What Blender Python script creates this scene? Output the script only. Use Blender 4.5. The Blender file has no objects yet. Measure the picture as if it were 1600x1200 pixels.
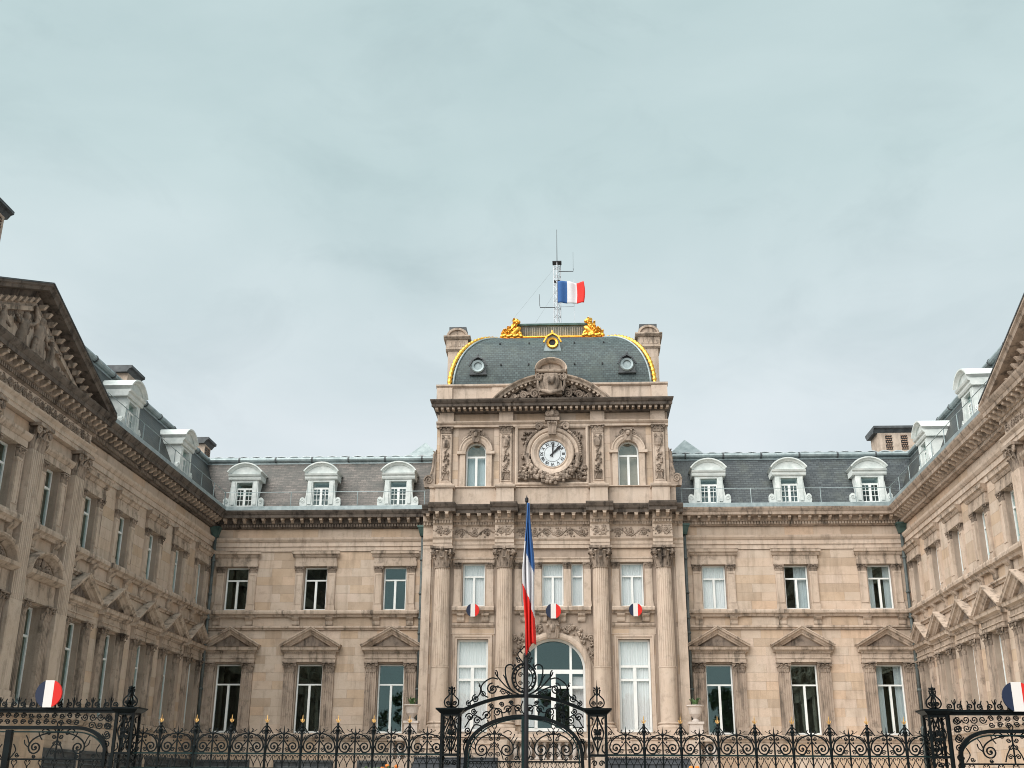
import bpy, bmesh, math, random
from mathutils import Vector, Matrix
pi = math.pi
sin, cos = math.sin, math.cos
random.seed(7)
scene = bpy.context.scene
COL = scene.collection

# ------------------------------------------------------------------ camera
F_PX = 1750.0
def make_camera():
    cx, cy = 800.0, 600.0
    vpx, vpy, roll = 905.0, 1235.0, 0.0066
    Yc = Vector(((vpx - cx) / F_PX, -(vpy - cy) / F_PX, -1.0)).normalized()
    x0 = Vector((cos(roll), -sin(roll), 0))
    Xc = (x0 - Yc * x0.dot(Yc)).normalized()
    Zc = Xc.cross(Yc)
    # rows Xc,Yc,Zc are the world axes in camera space -> camera-to-world matrix
    R = Matrix((Xc, Yc, Zc))
    cd = bpy.data.cameras.new('camera'); co = bpy.data.objects.new('camera', cd)
    COL.objects.link(co)
    co.matrix_world = Matrix.Translation((0.953, 0.0, 1.65)) @ R.to_4x4()
    cd.sensor_width = 36.0; cd.lens = 36.0 * F_PX / 1600.0
    cd.clip_start = 0.1; cd.clip_end = 3000
    scene.camera = co
make_camera()

# ------------------------------------------------------------------ world: overcast sky
SUN_DIR = Vector((-0.44, -0.46, 0.74)).normalized()      # towards the sun
def make_world():
    w = bpy.data.worlds.new('World'); scene.world = w; w.use_nodes = True
    nt = w.node_tree; N = nt.nodes; L = nt.links; N.clear()
    out = N.new('ShaderNodeOutputWorld'); bg = N.new('ShaderNodeBackground')
    L.new(bg.outputs[0], out.inputs[0])
    sky = N.new('ShaderNodeTexSky'); sky.sky_type = 'NISHITA'; sky.sun_disc = False
    sky.sun_elevation = math.asin(SUN_DIR.z); sky.sun_rotation = math.atan2(SUN_DIR.x, SUN_DIR.y)
    tc = N.new('ShaderNodeTexCoord')
    mp = N.new('ShaderNodeMapping'); mp.inputs['Scale'].default_value = (1.0, 1.0, 2.1)
    L.new(tc.outputs['Generated'], mp.inputs[0])
    n1 = N.new('ShaderNodeTexNoise'); n1.inputs['Scale'].default_value = 2.6
    n1.inputs['Detail'].default_value = 7; n1.inputs['Roughness'].default_value = 0.52
    n1.inputs['Distortion'].default_value = 0.35
    L.new(mp.outputs[0], n1.inputs[0])
    r1 = N.new('ShaderNodeValToRGB'); r1.color_ramp.elements[0].position = 0.33; r1.color_ramp.elements[1].position = 0.66
    L.new(n1.outputs['Fac'], r1.inputs[0])
    sx = N.new('ShaderNodeSeparateXYZ'); L.new(tc.outputs['Generated'], sx.inputs[0])
    gr = N.new('ShaderNodeMapRange'); gr.inputs[1].default_value = 0.24; gr.inputs[2].default_value = 0.50
    L.new(sx.outputs[2], gr.inputs[0])
    lo = N.new('ShaderNodeMixRGB'); lo.inputs[1].default_value = (0.60, 0.665, 0.695, 1); lo.inputs[2].default_value = (0.73, 0.77, 0.80, 1)
    hi = N.new('ShaderNodeMixRGB'); hi.inputs[1].default_value = (0.440, 0.560, 0.568, 1); hi.inputs[2].default_value = (0.54, 0.655, 0.660, 1)
    L.new(r1.outputs[0], lo.inputs[0]); L.new(r1.outputs[0], hi.inputs[0])
    mg = N.new('ShaderNodeMixRGB'); L.new(gr.outputs[0], mg.inputs[0]); L.new(lo.outputs[0], mg.inputs[1]); L.new(hi.outputs[0], mg.inputs[2])
    sc = N.new('ShaderNodeMixRGB'); sc.blend_type = 'MULTIPLY'; sc.inputs[0].default_value = 1; sc.inputs[2].default_value = (0.1, 0.1, 0.1, 1)
    L.new(sky.outputs[0], sc.inputs[1])
    n2 = N.new('ShaderNodeTexNoise'); n2.inputs['Scale'].default_value = 5.5; n2.inputs['Detail'].default_value = 8; n2.inputs['Roughness'].default_value = 0.6; n2.inputs['Distortion'].default_value = 0.6
    L.new(mp.outputs[0], n2.inputs[0])
    r2 = N.new('ShaderNodeValToRGB'); e2 = r2.color_ramp.elements; e2[0].position = .33; e2[0].color = (.945, .95, .955, 1); e2[1].position = .50; e2[1].color = (1.02, 1.02, 1.02, 1)
    L.new(n2.outputs['Fac'], r2.inputs[0])
    m2 = N.new('ShaderNodeMixRGB'); m2.blend_type = 'MULTIPLY'; m2.inputs[0].default_value = 1; L.new(mg.outputs[0], m2.inputs[1]); L.new(r2.outputs[0], m2.inputs[2]); mg = m2
    mx = N.new('ShaderNodeMixRGB'); mx.inputs[0].default_value = 0.93
    L.new(sc.outputs[0], mx.inputs[1]); L.new(mg.outputs[0], mx.inputs[2])
    L.new(mx.outputs[0], bg.inputs[0]); bg.inputs[1].default_value = 0.262
make_world()
def make_sun():
    ld = bpy.data.lights.new('sun', 'SUN'); lo = bpy.data.objects.new('sun', ld); COL.objects.link(lo)
    ld.energy = 1.5; ld.angle = math.radians(80); ld.color = (1.0, 0.955, 0.90)
    lo.location = (-30, -30, 40)
    lo.rotation_euler = (-SUN_DIR).to_track_quat('-Z', 'Y').to_euler()
make_sun()
scene.render.engine = 'CYCLES'
vs = scene.view_settings
vs.view_transform = 'Standard'; vs.look = 'None'; vs.gamma = 1.0; vs.use_curve_mapping = False
vs.exposure = 2.14
scene.cycles.pixel_filter_type = 'BLACKMAN_HARRIS'; scene.cycles.filter_width = 1.0
scene.cycles.max_bounces = 7; scene.cycles.diffuse_bounces = 5; scene.cycles.transparent_max_bounces = 8

# ------------------------------------------------------------------ materials
M = {}
def mat(name, col, rough=0.8, metal=0.0, build=None, spec=0.3):
    m = bpy.data.materials.new(name); m.use_nodes = True
    b = m.node_tree.nodes['Principled BSDF']
    b.inputs['Base Color'].default_value = (*col, 1); b.inputs['Roughness'].default_value = rough
    b.inputs['Metallic'].default_value = metal; b.inputs['Specular IOR Level'].default_value = spec
    if build: build(m.node_tree, b)
    M[name] = m
    return m
def nd(nt, t, **kw):
    n = nt.nodes.new('ShaderNode' + t)
    for k, v in kw.items():
        if k[0] == 'i' and k[1:].isdigit(): n.inputs[int(k[1:])].default_value = v
        elif k in n.inputs: n.inputs[k].default_value = v
        else: setattr(n, k, v)
    return n
def ramp(nt, src, p0, p1, c0=(0, 0, 0, 1), c1=(1, 1, 1, 1)):
    r = nt.nodes.new('ShaderNodeValToRGB'); e = r.color_ramp.elements
    e[0].position = p0; e[1].position = p1; e[0].color = c0; e[1].color = c1
    nt.links.new(src, r.inputs[0]); return r.outputs[0]
def mixc(nt, fac, a, b, mode='MIX'):
    n = nt.nodes.new('ShaderNodeMixRGB'); n.blend_type = mode
    for i, x in enumerate((fac, a, b)):
        if hasattr(x, 'default_value') or hasattr(x, 'links'): nt.links.new(x, n.inputs[i])
        elif isinstance(x, (int, float)): n.inputs[i].default_value = x
        else: n.inputs[i].default_value = (*x, 1) if len(x) == 3 else x
    return n.outputs[0]
def noise(nt, vec, scale, detail=4, rough=0.55, dist=0.0):
    n = nd(nt, 'TexNoise'); n.inputs['Scale'].default_value = scale; n.inputs['Detail'].default_value = detail
    n.inputs['Roughness'].default_value = rough; n.inputs['Distortion'].default_value = dist
    if vec is not None: nt.links.new(vec, n.inputs[0])
    return n.outputs['Fac']
def worldpos(nt, scale=(1, 1, 1)):
    g = nd(nt, 'NewGeometry'); m = nd(nt, 'Mapping'); m.inputs['Scale'].default_value = scale
    nt.links.new(g.outputs['Position'], m.inputs[0]); return m.outputs[0]
def bump(nt, b, h, strength=0.3, dist=0.02):
    n = nd(nt, 'Bump'); n.inputs['Strength'].default_value = strength; n.inputs['Distance'].default_value = dist
    nt.links.new(h, n.inputs['Height']); nt.links.new(n.outputs[0], b.inputs['Normal'])

def stone_mat(name, ca, cb, cdark, soot, var=0.0):
    ca, cb = [(c[0], c[1] * 1.025, c[2] * 1.075) for c in (ca, cb)]
    def bld(nt, b):
        p = worldpos(nt)
        c = mixc(nt, ramp(nt, noise(nt, p, 0.9, 5, 0.6), 0.3, 0.7), ca, cb)
        if var:
            oi = nd(nt, 'ObjectInfo')
            rr = nd(nt, 'ValToRGB'); e = rr.color_ramp.elements
            e[0].position = 0; e[0].color = (0.80, 0.76, 0.70, 1); e[1].position = 1; e[1].color = (1.12, 1.10, 1.08, 1)
            for pos, cc in ((0.12, (0.93, 0.86, 0.76, 1)), (0.3, (0.98, 0.99, 0.99, 1)), (0.7, (1.03, 1.0, 0.97, 1)), (0.86, (1.04, 0.94, 0.84, 1)), (0.94, (1.05, 1.04, 1.05, 1))):
                x = rr.color_ramp.elements.new(pos); x.color = cc
            rr.color_ramp.interpolation = 'CONSTANT'
            nt.links.new(oi.outputs['Random'], rr.inputs[0])
            c = mixc(nt, var, c, rr.outputs[0], 'MULTIPLY')
        # rain streaks and soot: long vertical stains plus blotches
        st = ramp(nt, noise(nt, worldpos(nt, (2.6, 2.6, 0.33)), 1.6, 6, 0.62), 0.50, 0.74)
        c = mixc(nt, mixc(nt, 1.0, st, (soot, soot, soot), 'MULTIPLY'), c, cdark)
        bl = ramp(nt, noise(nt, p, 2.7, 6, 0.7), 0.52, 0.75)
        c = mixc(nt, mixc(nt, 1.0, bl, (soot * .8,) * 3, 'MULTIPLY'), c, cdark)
        gn = noise(nt, p, 60, 3, 0.7)
        c = mixc(nt, 1.0, c, ramp(nt, gn, 0.2, 0.8, (.86, .86, .86, 1), (1.08, 1.08, 1.08, 1)), 'MULTIPLY')
        nt.links.new(c, b.inputs['Base Color'])
        bump(nt, b, noise(nt, p, 22, 5, 0.7), 0.35, 0.02)
    return mat(name, ca, 0.9, build=bld, spec=0.15)
stone_mat('ashlar', (.470, .362, .272), (.55, .442, .350), (.22, .172, .127), .45, .8)
stone_mat('stone', (.470, .364, .276), (.55, .444, .353), (.12, .095, .073), .55)
stone_mat('trim', (.390, .302, .228), (.52, .415, .325), (.042, .036, .030), .95)
stone_mat('soot_shade', (.080, .067, .057), (.18, .146, .118), (.011, .010, .010), 1.0)  # soot crust, darkened further to put under-cornice shade into the colour
stone_mat('soot_shade_trim', (.16, .126, .10), (.31, .246, .194), (.018, .016, .015), 1.0)  # grimy stone, also darkened as painted shade for recesses and bed mouldings
stone_mat('weathered', (.31, .238, .18), (.45, .354, .277), (.038, .033, .029), .95)
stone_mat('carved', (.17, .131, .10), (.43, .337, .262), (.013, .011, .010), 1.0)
stone_mat('pale_stone', (.50, .43, .37), (.58, .51, .45), (.25, .21, .17), .5)
stone_mat('joint', (.35, .270, .207), (.39, .306, .24), (.14, .105, .08), .5)
stone_mat('bluestone', (.07, .075, .08), (.12, .125, .13), (.03, .03, .032), .6)
CORNICE_STONE = ['soot_shade', 'soot_shade_trim']                 # cornice and bracket stone of the part being built

def slate_mat(name, ca, cb, lichen, lf, kx, kz, mk=.35):
    def bld(nt, b):
        tc = nd(nt, 'TexCoord'); sx = nd(nt, 'SeparateXYZ'); nt.links.new(tc.outputs['Object'], sx.inputs[0])
        cb_ = nd(nt, 'CombineXYZ'); nt.links.new(sx.outputs[0], cb_.inputs[0]); nt.links.new(sx.outputs[2], cb_.inputs[1])
        br = nd(nt, 'TexBrick'); nt.links.new(cb_.outputs[0], br.inputs[0])
        br.inputs['Scale'].default_value = 1; br.inputs['Brick Width'].default_value = kx; br.inputs['Row Height'].default_value = kz
        br.inputs['Mortar Size'].default_value = 0.012; br.inputs['Mortar Smooth'].default_value = 0.3
        br.inputs['Color1'].default_value = (*ca, 1); br.inputs['Color2'].default_value = (*cb, 1)
        br.inputs['Mortar'].default_value = (ca[0] * mk, ca[1] * mk, ca[2] * mk, 1)
        p = worldpos(nt)
        lm = ramp(nt, noise(nt, p, 1.3, 6, 0.68), 0.56 - lf * .2, 0.66)
        c = mixc(nt, mixc(nt, 1.0, lm, (lf, lf, lf), 'MULTIPLY'), br.outputs['Color'], lichen)
        c = mixc(nt, 1.0, c, ramp(nt, noise(nt, worldpos(nt, (1, 1, 2.5)), 4.5, 5, .7), .25, .75, (.62, .62, .62, 1), (1.25, 1.22, 1.18, 1)), 'MULTIPLY')
        nt.links.new(c, b.inputs['Base Color'])
        bump(nt, b, br.outputs['Fac'], -0.5, 0.02)
    return mat(name, ca, 0.55, build=bld, spec=0.4)
slate_mat('slate_blue', (.030, .041, .050), (.070, .086, .095), (.09, .105, .09), .4, .22, .10, .5)
slate_mat('slate_dome', (.030, .050, .055), (.060, .090, .095), (.085, .11, .095), .4, .16, .11, .5)
slate_mat('slate_lichen', (.10, .090, .083), (.185, .162, .147), (.036, .042, .040), .9, .24, .085, .7)
slate_mat('slate_wing', (.034, .041, .044), (.052, .062, .063), (.09, .085, .07), .5, .2, .115)
def mott(ca, cb, sc=3.0):
    def bld(nt, b):
        p = worldpos(nt)
        nt.links.new(mixc(nt, ramp(nt, noise(nt, p, sc, 5, .65), .3, .7), ca, cb), b.inputs['Base Color'])
    return bld
mat('zinc', (.30, .37, .39), .45, .35, mott((.17, .215, .225), (.33, .385, .395)))
mat('zinc_pale', (.5, .54, .56), .5, .2, mott((.40, .44, .46), (.58, .62, .64)))
mat('lead', (.07, .08, .085), .6, .2, mott((.04, .045, .05), (.11, .12, .125)))
mat('copper_green', (.05, .10, .09), .6, .2, mott((.035, .065, .06), (.09, .15, .135)))
mat('pipe', (.10, .115, .115), .55, .1, mott((.05, .062, .062), (.13, .15, .148)))
mat('white_paint', (.74, .76, .75), .5, 0, mott((.66, .69, .68), (.80, .81, .80), 2))
mat('dormer_paint', (.62, .66, .65), .6, 0, mott((.46, .51, .50), (.68, .71, .695), 3.2))
mat('gold', (.95, .52, .08), .30, .85, mott((.62, .25, .02), (1.0, .60, .12), 9))
mat('old_gilt', (.6, .36, .12), .45, .5, mott((.34, .18, .06), (.72, .46, .17), 12))
mat('iron', (.003, .004, .005), .5, 0, mott((.002, .003, .0035), (.004, .008, .009), 5), spec=.12)
mat('iron_green', (.012, .035, .035), .5, 0, mott((.004, .012, .013), (.007, .024, .024), 5), spec=.15)
mat('black', (.012, .012, .014), .5)
mat('steel', (.42, .43, .45), .5, .5)
mat('blue', (.03, .095, .26), .8); mat('navy', (.010, .018, .045), .55); mat('white', (.58, .57, .59), .75); mat('red', (.56, .018, .012), .7)
mat('roundel_white', (.62, .59, .57), .6)
mat('dial', (.72, .76, .78), .5, 0, mott((.48, .53, .56), (.62, .66, .69), 2))
mat('curtain', (.80, .755, .765), .9)
mat('net_curtain', (.55, .60, .63), .9)
mat('room', (.05, .045, .042), .9)
mat('brick', (.30, .20, .15), .9, 0, mott((.22, .14, .10), (.38, .27, .2), 5))
mat('paving', (.28, .26, .24), .9, 0, mott((.22, .205, .19), (.33, .31, .285), 1.5))
mat('bounce_gravel', (.46, .42, .37), .9, 0, mott((.48, .445, .39), (.60, .555, .49), 1.5))  # unseen court surface, made pale to bounce fill light onto the facades
mat('asphalt', (.05, .05, .052), .9, 0, mott((.04, .04, .042), (.065, .065, .066), 3))
mat('leaf', (.05, .10, .03), .6, 0, mott((.03, .06, .02), (.08, .14, .045), 4))
mat('bark', (.09, .07, .05), .9)
mat('flower', (.75, .22, .04), .7); mat('terracotta', (.42, .2, .11), .8)
def glass_mat(name, tint, refl):
    m = bpy.data.materials.new(name); m.use_nodes = True; nt = m.node_tree; nt.nodes.clear()
    o = nd(nt, 'OutputMaterial'); mx = nd(nt, 'MixShader'); t = nd(nt, 'BsdfTransparent'); g = nd(nt, 'BsdfGlossy')
    t.inputs[0].default_value = (*tint, 1); g.inputs[0].default_value = (.68, .96, .92, 1); g.inputs['Roughness'].default_value = .015
    lw = nd(nt, 'LayerWeight'); lw.inputs[0].default_value = .5
    pw = nd(nt, 'Math', operation='POWER'); pw.inputs[1].default_value = 4; nt.links.new(lw.outputs['Facing'], pw.inputs[0])
    fr = nd(nt, 'Math', operation='MULTIPLY_ADD'); fr.inputs[1].default_value = .7; fr.inputs[2].default_value = refl; nt.links.new(pw.outputs[0], fr.inputs[0])
    p = worldpos(nt); bp = nd(nt, 'Bump'); bp.inputs['Strength'].default_value = .05; bp.inputs['Distance'].default_value = .02
    nt.links.new(noise(nt, p, 1.2, 1), bp.inputs['Height']); nt.links.new(bp.outputs[0], g.inputs['Normal'])
    nt.links.new(fr.outputs[0], mx.inputs[0]); nt.links.new(t.outputs[0], mx.inputs[1]); nt.links.new(g.outputs[0], mx.inputs[2])
    nt.links.new(mx.outputs[0], o.inputs[0]); M[name] = m
glass_mat('glass', (.95, .97, .97), .075)

# ------------------------------------------------------------------ mesh builder: local frame (u along the front, d out of the wall, z up)
class MB:
    def __init__(s, rk=1.0): s.v = []; s.f = []; s.mi = []; s.m = 0; s.rk = rk
    def add(s, vs_, fs):
        o = len(s.v); s.v += [(a, -b, c) for a, b, c in vs_]
        for f in fs: s.f.append([i + o for i in f]); s.mi.append(s.m)
        return s
    def box(s, u0, u1, d0, d1, z0, z1):
        return s.add([(u0, d0, z0), (u1, d0, z0), (u1, d1, z0), (u0, d1, z0), (u0, d0, z1), (u1, d0, z1), (u1, d1, z1), (u0, d1, z1)],
                     [(0, 1, 2, 3), (4, 7, 6, 5), (0, 4, 5, 1), (1, 5, 6, 2), (2, 6, 7, 3), (3, 7, 4, 0)])
    def taper(s, u0, u1, d0, d1, z0, U0, U1, D0, D1, z1):
        return s.add([(u0, d0, z0), (u1, d0, z0), (u1, d1, z0), (u0, d1, z0), (U0, D0, z1), (U1, D0, z1), (U1, D1, z1), (U0, D1, z1)],
                     [(0, 1, 2, 3), (4, 7, 6, 5), (0, 4, 5, 1), (1, 5, 6, 2), (2, 6, 7, 3), (3, 7, 4, 0)])
    def prof(s, pts, u0, u1, m0=0.0, m1=0.0):      # profile (d,z) along u; m = mitre (shift of u per unit d) at the ends
        n = len(pts)
        vs_ = [(u0 - m0 * d, d, z) for d, z in pts] + [(u1 + m1 * d, d, z) for d, z in pts]
        fs = [(i, (i + 1) % n, n + (i + 1) % n, n + i) for i in range(n)] + [tuple(range(n))[::-1], tuple(range(n, 2 * n))]
        return s.add(vs_, fs)
    def prism(s, pts, d0, d1):                     # polygon (u,z) pulled along d
        n = len(pts)
        vs_ = [(u, d0, z) for u, z in pts] + [(u, d1, z) for u, z in pts]
        fs = [(i, (i + 1) % n, n + (i + 1) % n, n + i) for i in range(n)] + [tuple(range(n))[::-1], tuple(range(n, 2 * n))]
        return s.add(vs_, fs)
    def zprism(s, pts, z0, z1, k=1.0, c=(0, 0)):   # polygon (u,d) pulled up, scaled by k at the top about c
        n = len(pts)
        vs_ = [(u, d, z0) for u, d in pts] + [(c[0] + (u - c[0]) * k, c[1] + (d - c[1]) * k, z1) for u, d in pts]
        fs = [(i, (i + 1) % n, n + (i + 1) % n, n + i) for i in range(n)] + [tuple(range(n))[::-1], tuple(range(n, 2 * n))]
        return s.add(vs_, fs)
    def sweep(s, path, prof, closed=False):        # path (u,z); profile (n,d), n = left of the path direction
        n = len(path); k = len(prof); vs_ = []; fs = []
        for i, (u, z) in enumerate(path):
            a = path[i - 1] if (i or closed) else None; b = path[(i + 1) % n] if (i < n - 1 or closed) else None
            def nrm(p, q):
                du, dz = q[0] - p[0], q[1] - p[1]; l = math.hypot(du, dz) or 1; return (-dz / l, du / l)
            if a and b:
                n1, n2 = nrm(a, (u, z)), nrm((u, z), b); mx_, mz = n1[0] + n2[0], n1[1] + n2[1]; l = (mx_ * mx_ + mz * mz) / 2 or 1
                nn = (mx_ / l, mz / l)
            else: nn = nrm(a, (u, z)) if a else nrm((u, z), b)
            vs_ += [(u + nn[0] * o, d, z + nn[1] * o) for o, d in prof]
        for i in range(n if closed else n - 1):
            j = (i + 1) % n
            fs += [(i * k + a, i * k + (a + 1) % k, j * k + (a + 1) % k, j * k + a) for a in range(k)]
        if not closed: fs += [tuple(range(k))[::-1], tuple(range((n - 1) * k, n * k))]
        return s.add(vs_, fs)
    def lathe(s, u, d, prof, seg=14, a0=0.0, a1=2 * pi):
        full = abs(a1 - a0 - 2 * pi) < 1e-6; m = seg if full else seg + 1; vs_ = []; fs = []
        for r, z in prof:
            for i in range(m):
                a = a0 + (a1 - a0) * i / seg; vs_.append((u + r * cos(a), d + r * sin(a), z))
        for j in range(len(prof) - 1):
            for i in range(seg):
                i2 = (i + 1) % m; fs.append((j * m + i, j * m + i2, (j + 1) * m + i2, (j + 1) * m + i))
        fs += [tuple(range(m))[::-1], tuple(range((len(prof) - 1) * m, len(prof) * m))]
        return s.add(vs_, fs)
    def tube(s, pts, r, n=5, flat=None):
        P = [Vector(p) for p in pts]; vs_ = []; fs = []
        if s.rk != 1.0 and 3 <= len(P) < 12 and not isinstance(r, (list, tuple)):      # wrought bars: smooth the bends
            Q = []
            for i in range(len(P) - 1):
                a, b_, c, e = P[max(i - 1, 0)], P[i], P[i + 1], P[min(i + 2, len(P) - 1)]
                for t in (0, .25, .5, .75): Q.append(.5 * (2 * b_ + (c - a) * t + (2 * a - 5 * b_ + 4 * c - e) * t * t + (3 * b_ - a - 3 * c + e) * t ** 3))
            P = Q + [P[-1]]
        k = len(P)
        up = Vector((0, 1, 0))
        for i, p in enumerate(P):
            t = (P[min(i + 1, k - 1)] - P[max(i - 1, 0)])
            if t.length < 1e-9: t = Vector((0, 0, 1))
            t.normalize(); a = t.cross(up)
            if a.length < 0.15: a = t.cross(Vector((1, 0, 0)))
            a.normalize(); b = t.cross(a)
            rr = (r[i] if isinstance(r, (list, tuple)) else r) * s.rk; fb = rr if flat is None else rr * flat
            for j in range(n):
                q = 2 * pi * (j + .5) / n; vs_.append(tuple(p + a * (rr * cos(q)) + b * (fb * sin(q))))
        for i in range(k - 1):
            for j in range(n):
                j2 = (j + 1) % n; fs.append((i * n + j, i * n + j2, (i + 1) * n + j2, (i + 1) * n + j))
        fs += [tuple(range(n))[::-1], tuple(range((k - 1) * n, k * n))]
        return s.add(vs_, fs)
    def ball(s, c, r, seg=7, rings=4):
        if not isinstance(r, (tuple, list)): r = (r, r, r)
        vs_ = [(c[0], c[1], c[2] - r[2])]; fs = []
        for j in range(1, rings):
            t = -pi / 2 + pi * j / rings
            for i in range(seg):
                a = 2 * pi * i / seg; vs_.append((c[0] + r[0] * cos(t) * cos(a), c[1] + r[1] * cos(t) * sin(a), c[2] + r[2] * sin(t)))
        vs_.append((c[0], c[1], c[2] + r[2])); top = len(vs_) - 1
        for i in range(seg):
            i2 = (i + 1) % seg; fs.append((0, 1 + i2, 1 + i)); fs.append((top, top - seg + i, top - seg + i2))
            for j in range(rings - 2): fs.append((1 + j * seg + i, 1 + j * seg + i2, 1 + (j + 1) * seg + i2, 1 + (j + 1) * seg + i))
        return s.add(vs_, fs)
    def leaf(s, base, out, w, h, curl=1.0):        # acanthus-like leaf: rises, then rolls outwards
        ou, od = out; l = math.hypot(ou, od); ou /= l; od /= l; su, sd = -od, ou; vs_ = []; fs = []
        O = (0, .04, .08, .17, .30, .36, .30); Z = (0, .32, .62, .84, .97, .88, .78); W = (.75, .95, 1.0, .85, .65, .45, .15)
        for o, z, ww in zip(O, Z, W):
            o *= h * curl
            for q, e in ((-1, 0), (-.5, .05), (0, .02), (.5, .05), (1, 0)):
                vs_.append((base[0] + ou * (o + e * h) + su * q * w * ww / 2, base[1] + od * (o + e * h) + sd * q * w * ww / 2, base[2] + z * h))
        for i in range(6):
            for j in range(4): fs.append((i * 5 + j, i * 5 + j + 1, (i + 1) * 5 + j + 1, (i + 1) * 5 + j))
        return s.add(vs_, fs)
    def mesh(s, name, smooth=False):
        me = bpy.data.meshes.new(name); me.from_pydata(s.v, [], s.f)
        for p, i in zip(me.polygons, s.mi): p.material_index = i
        bm = bmesh.new(); bm.from_mesh(me); bmesh.ops.recalc_face_normals(bm, faces=bm.faces); bm.to_mesh(me); bm.free()
        if smooth: me.shade_smooth()
        return me

def link(name, me, mats, parent=None, loc=(0, 0, 0), scale=None, rz=0.0):
    if me is not None and len(me.materials) == 0 and mats:
        for x in ([mats] if isinstance(mats, str) else mats): me.materials.append(M[x])
    o = bpy.data.objects.new(name, me); COL.objects.link(o)
    o.location = (loc[0], -loc[1], loc[2])
    if scale: o.scale = scale
    if rz: o.rotation_euler.z = rz
    if parent: o.parent = parent
    return o
def part(name, mb, mats, parent=None, loc=(0, 0, 0), smooth=False):
    return link(name, mb.mesh(name, smooth), mats, parent, loc)
_C = {}
def cached(key, fn, smooth=False):
    if key not in _C: _C[key] = fn().mesh(key[0] if isinstance(key, tuple) else key, smooth)
    return _C[key]
def thing(name, label, cat, loc=(0, 0, 0), rz=0.0, group=None):
    o = bpy.data.objects.new(name, None); COL.objects.link(o); o.location = loc; o.rotation_euler.z = rz
    o.empty_display_size = .2
    return tag(o, label, cat, group)
def tag(o, label, cat, group=None):
    o['label'] = label; o['category'] = cat
    if group: o['group'] = group
    return o
def arc(cu, cz, r, a0, a1, n, rz=None):
    rz = r if rz is None else rz
    return [(cu + r * cos(a0 + (a1 - a0) * i / n), cz + rz * sin(a0 + (a1 - a0) * i / n)) for i in range(n + 1)]
def spiral(cu, cz, r0, r1, a0, turns, n=18):       # from radius r0 (at angle a0) to r1, turning by turns*2pi
    return [(cu + (r0 + (r1 - r0) * i / n) * cos(a0 + turns * 2 * pi * i / n), cz + (r0 + (r1 - r0) * i / n) * sin(a0 + turns * 2 * pi * i / n)) for i in range(n + 1)]
def dd(path, d): return [(u, d, z) for u, z in path]
def meta(name, elems, res=0.05, thr=0.35):         # organic sculpture: fused balls (u,d,z,r[,(sx,sy,sz)])
    mbd = bpy.data.metaballs.new('mb' + name); mbd.resolution = res; mbd.render_resolution = res; mbd.threshold = thr
    for e in elems:
        el = mbd.elements.new(); el.co = (e[0], -e[1], e[2]); el.radius = e[3]
        if len(e) > 4: el.type = 'ELLIPSOID'; el.size_x, el.size_y, el.size_z = e[4]
    ob = bpy.data.objects.new('Mball%d%s' % (len(_C), name), mbd); COL.objects.link(ob)
    bpy.context.view_layer.update()
    dg = bpy.context.evaluated_depsgraph_get(); ev = ob.evaluated_get(dg)
    me = bpy.data.meshes.new_from_object(ev); me.name = name
    bpy.data.objects.remove(ob); bpy.data.metaballs.remove(mbd)
    me.materials.clear(); me.shade_smooth(); _C['meta%d' % len(_C)] = me
    return me
def limb(p, q, r0, r1, n=6):
    return [(p[0] + (q[0] - p[0]) * i / n, p[1] + (q[1] - p[1]) * i / n, p[2] + (q[2] - p[2]) * i / n, r0 + (r1 - r0) * i / n) for i in range(n + 1)]

# ------------------------------------------------------------------ architectural pieces
def unit_cube():
    b = MB(); b.box(-.5, .5, -.5, .5, -.5, .5); return b
def cuts(u0, u1, holes, za, zb):
    iv = [(u0, u1)]
    for a, b, c, d in holes:
        if d <= za + 1e-4 or c >= zb - 1e-4: continue
        nv = []
        for x, y in iv:
            if b <= x or a >= y: nv.append((x, y)); continue
            if a > x: nv.append((x, a))
            if b < y: nv.append((b, y))
        iv = nv
    return iv
def wall(root, u0, u1, z0, z1, holes, d=0.0, th=.42, m='joint'):
    zs = sorted({z0, z1} | {z for h in holes for z in h[2:] if z0 < z < z1}); b = MB()
    for za, zb in zip(zs, zs[1:]):
        for x, y in cuts(u0, u1, holes, za, zb): b.box(x, y, d - th, d, za, zb)
    return part('wall', b, m, root)
def stones(w, u0, u1, z0, z1, holes, ch, sw, seed, d=0.0, proud=.014, m='ashlar'):
    rnd = random.Random(seed); me = cached(('stone_block', m), unit_cube); n = max(1, round((z1 - z0) / ch)); h = (z1 - z0) / n; j = .005
    for k in range(n):
        za, zb = z0 + k * h, z0 + (k + 1) * h
        for x, y in cuts(u0, u1, holes, za, zb):
            if y - x < .03: continue
            c = max(1, round((y - x) / sw)); e = [x + (y - x) * i / c for i in range(c + 1)]
            if c > 1: e = [e[0]] + [q + (sw * .25 if k % 2 else -sw * .2) * (1 if c > 1 else 0) + rnd.uniform(-.07, .07) for q in e[1:-1]] + [e[-1]]
            for a, b in zip(e, e[1:]):
                if b - a < .03: continue
                pr = proud + rnd.uniform(-.003, .003)
                link('stone', me, m, w, ((a + b) / 2, d + pr / 2 - .02, (za + zb) / 2), (b - a - j, pr + .04, zb - za - j))
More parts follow.
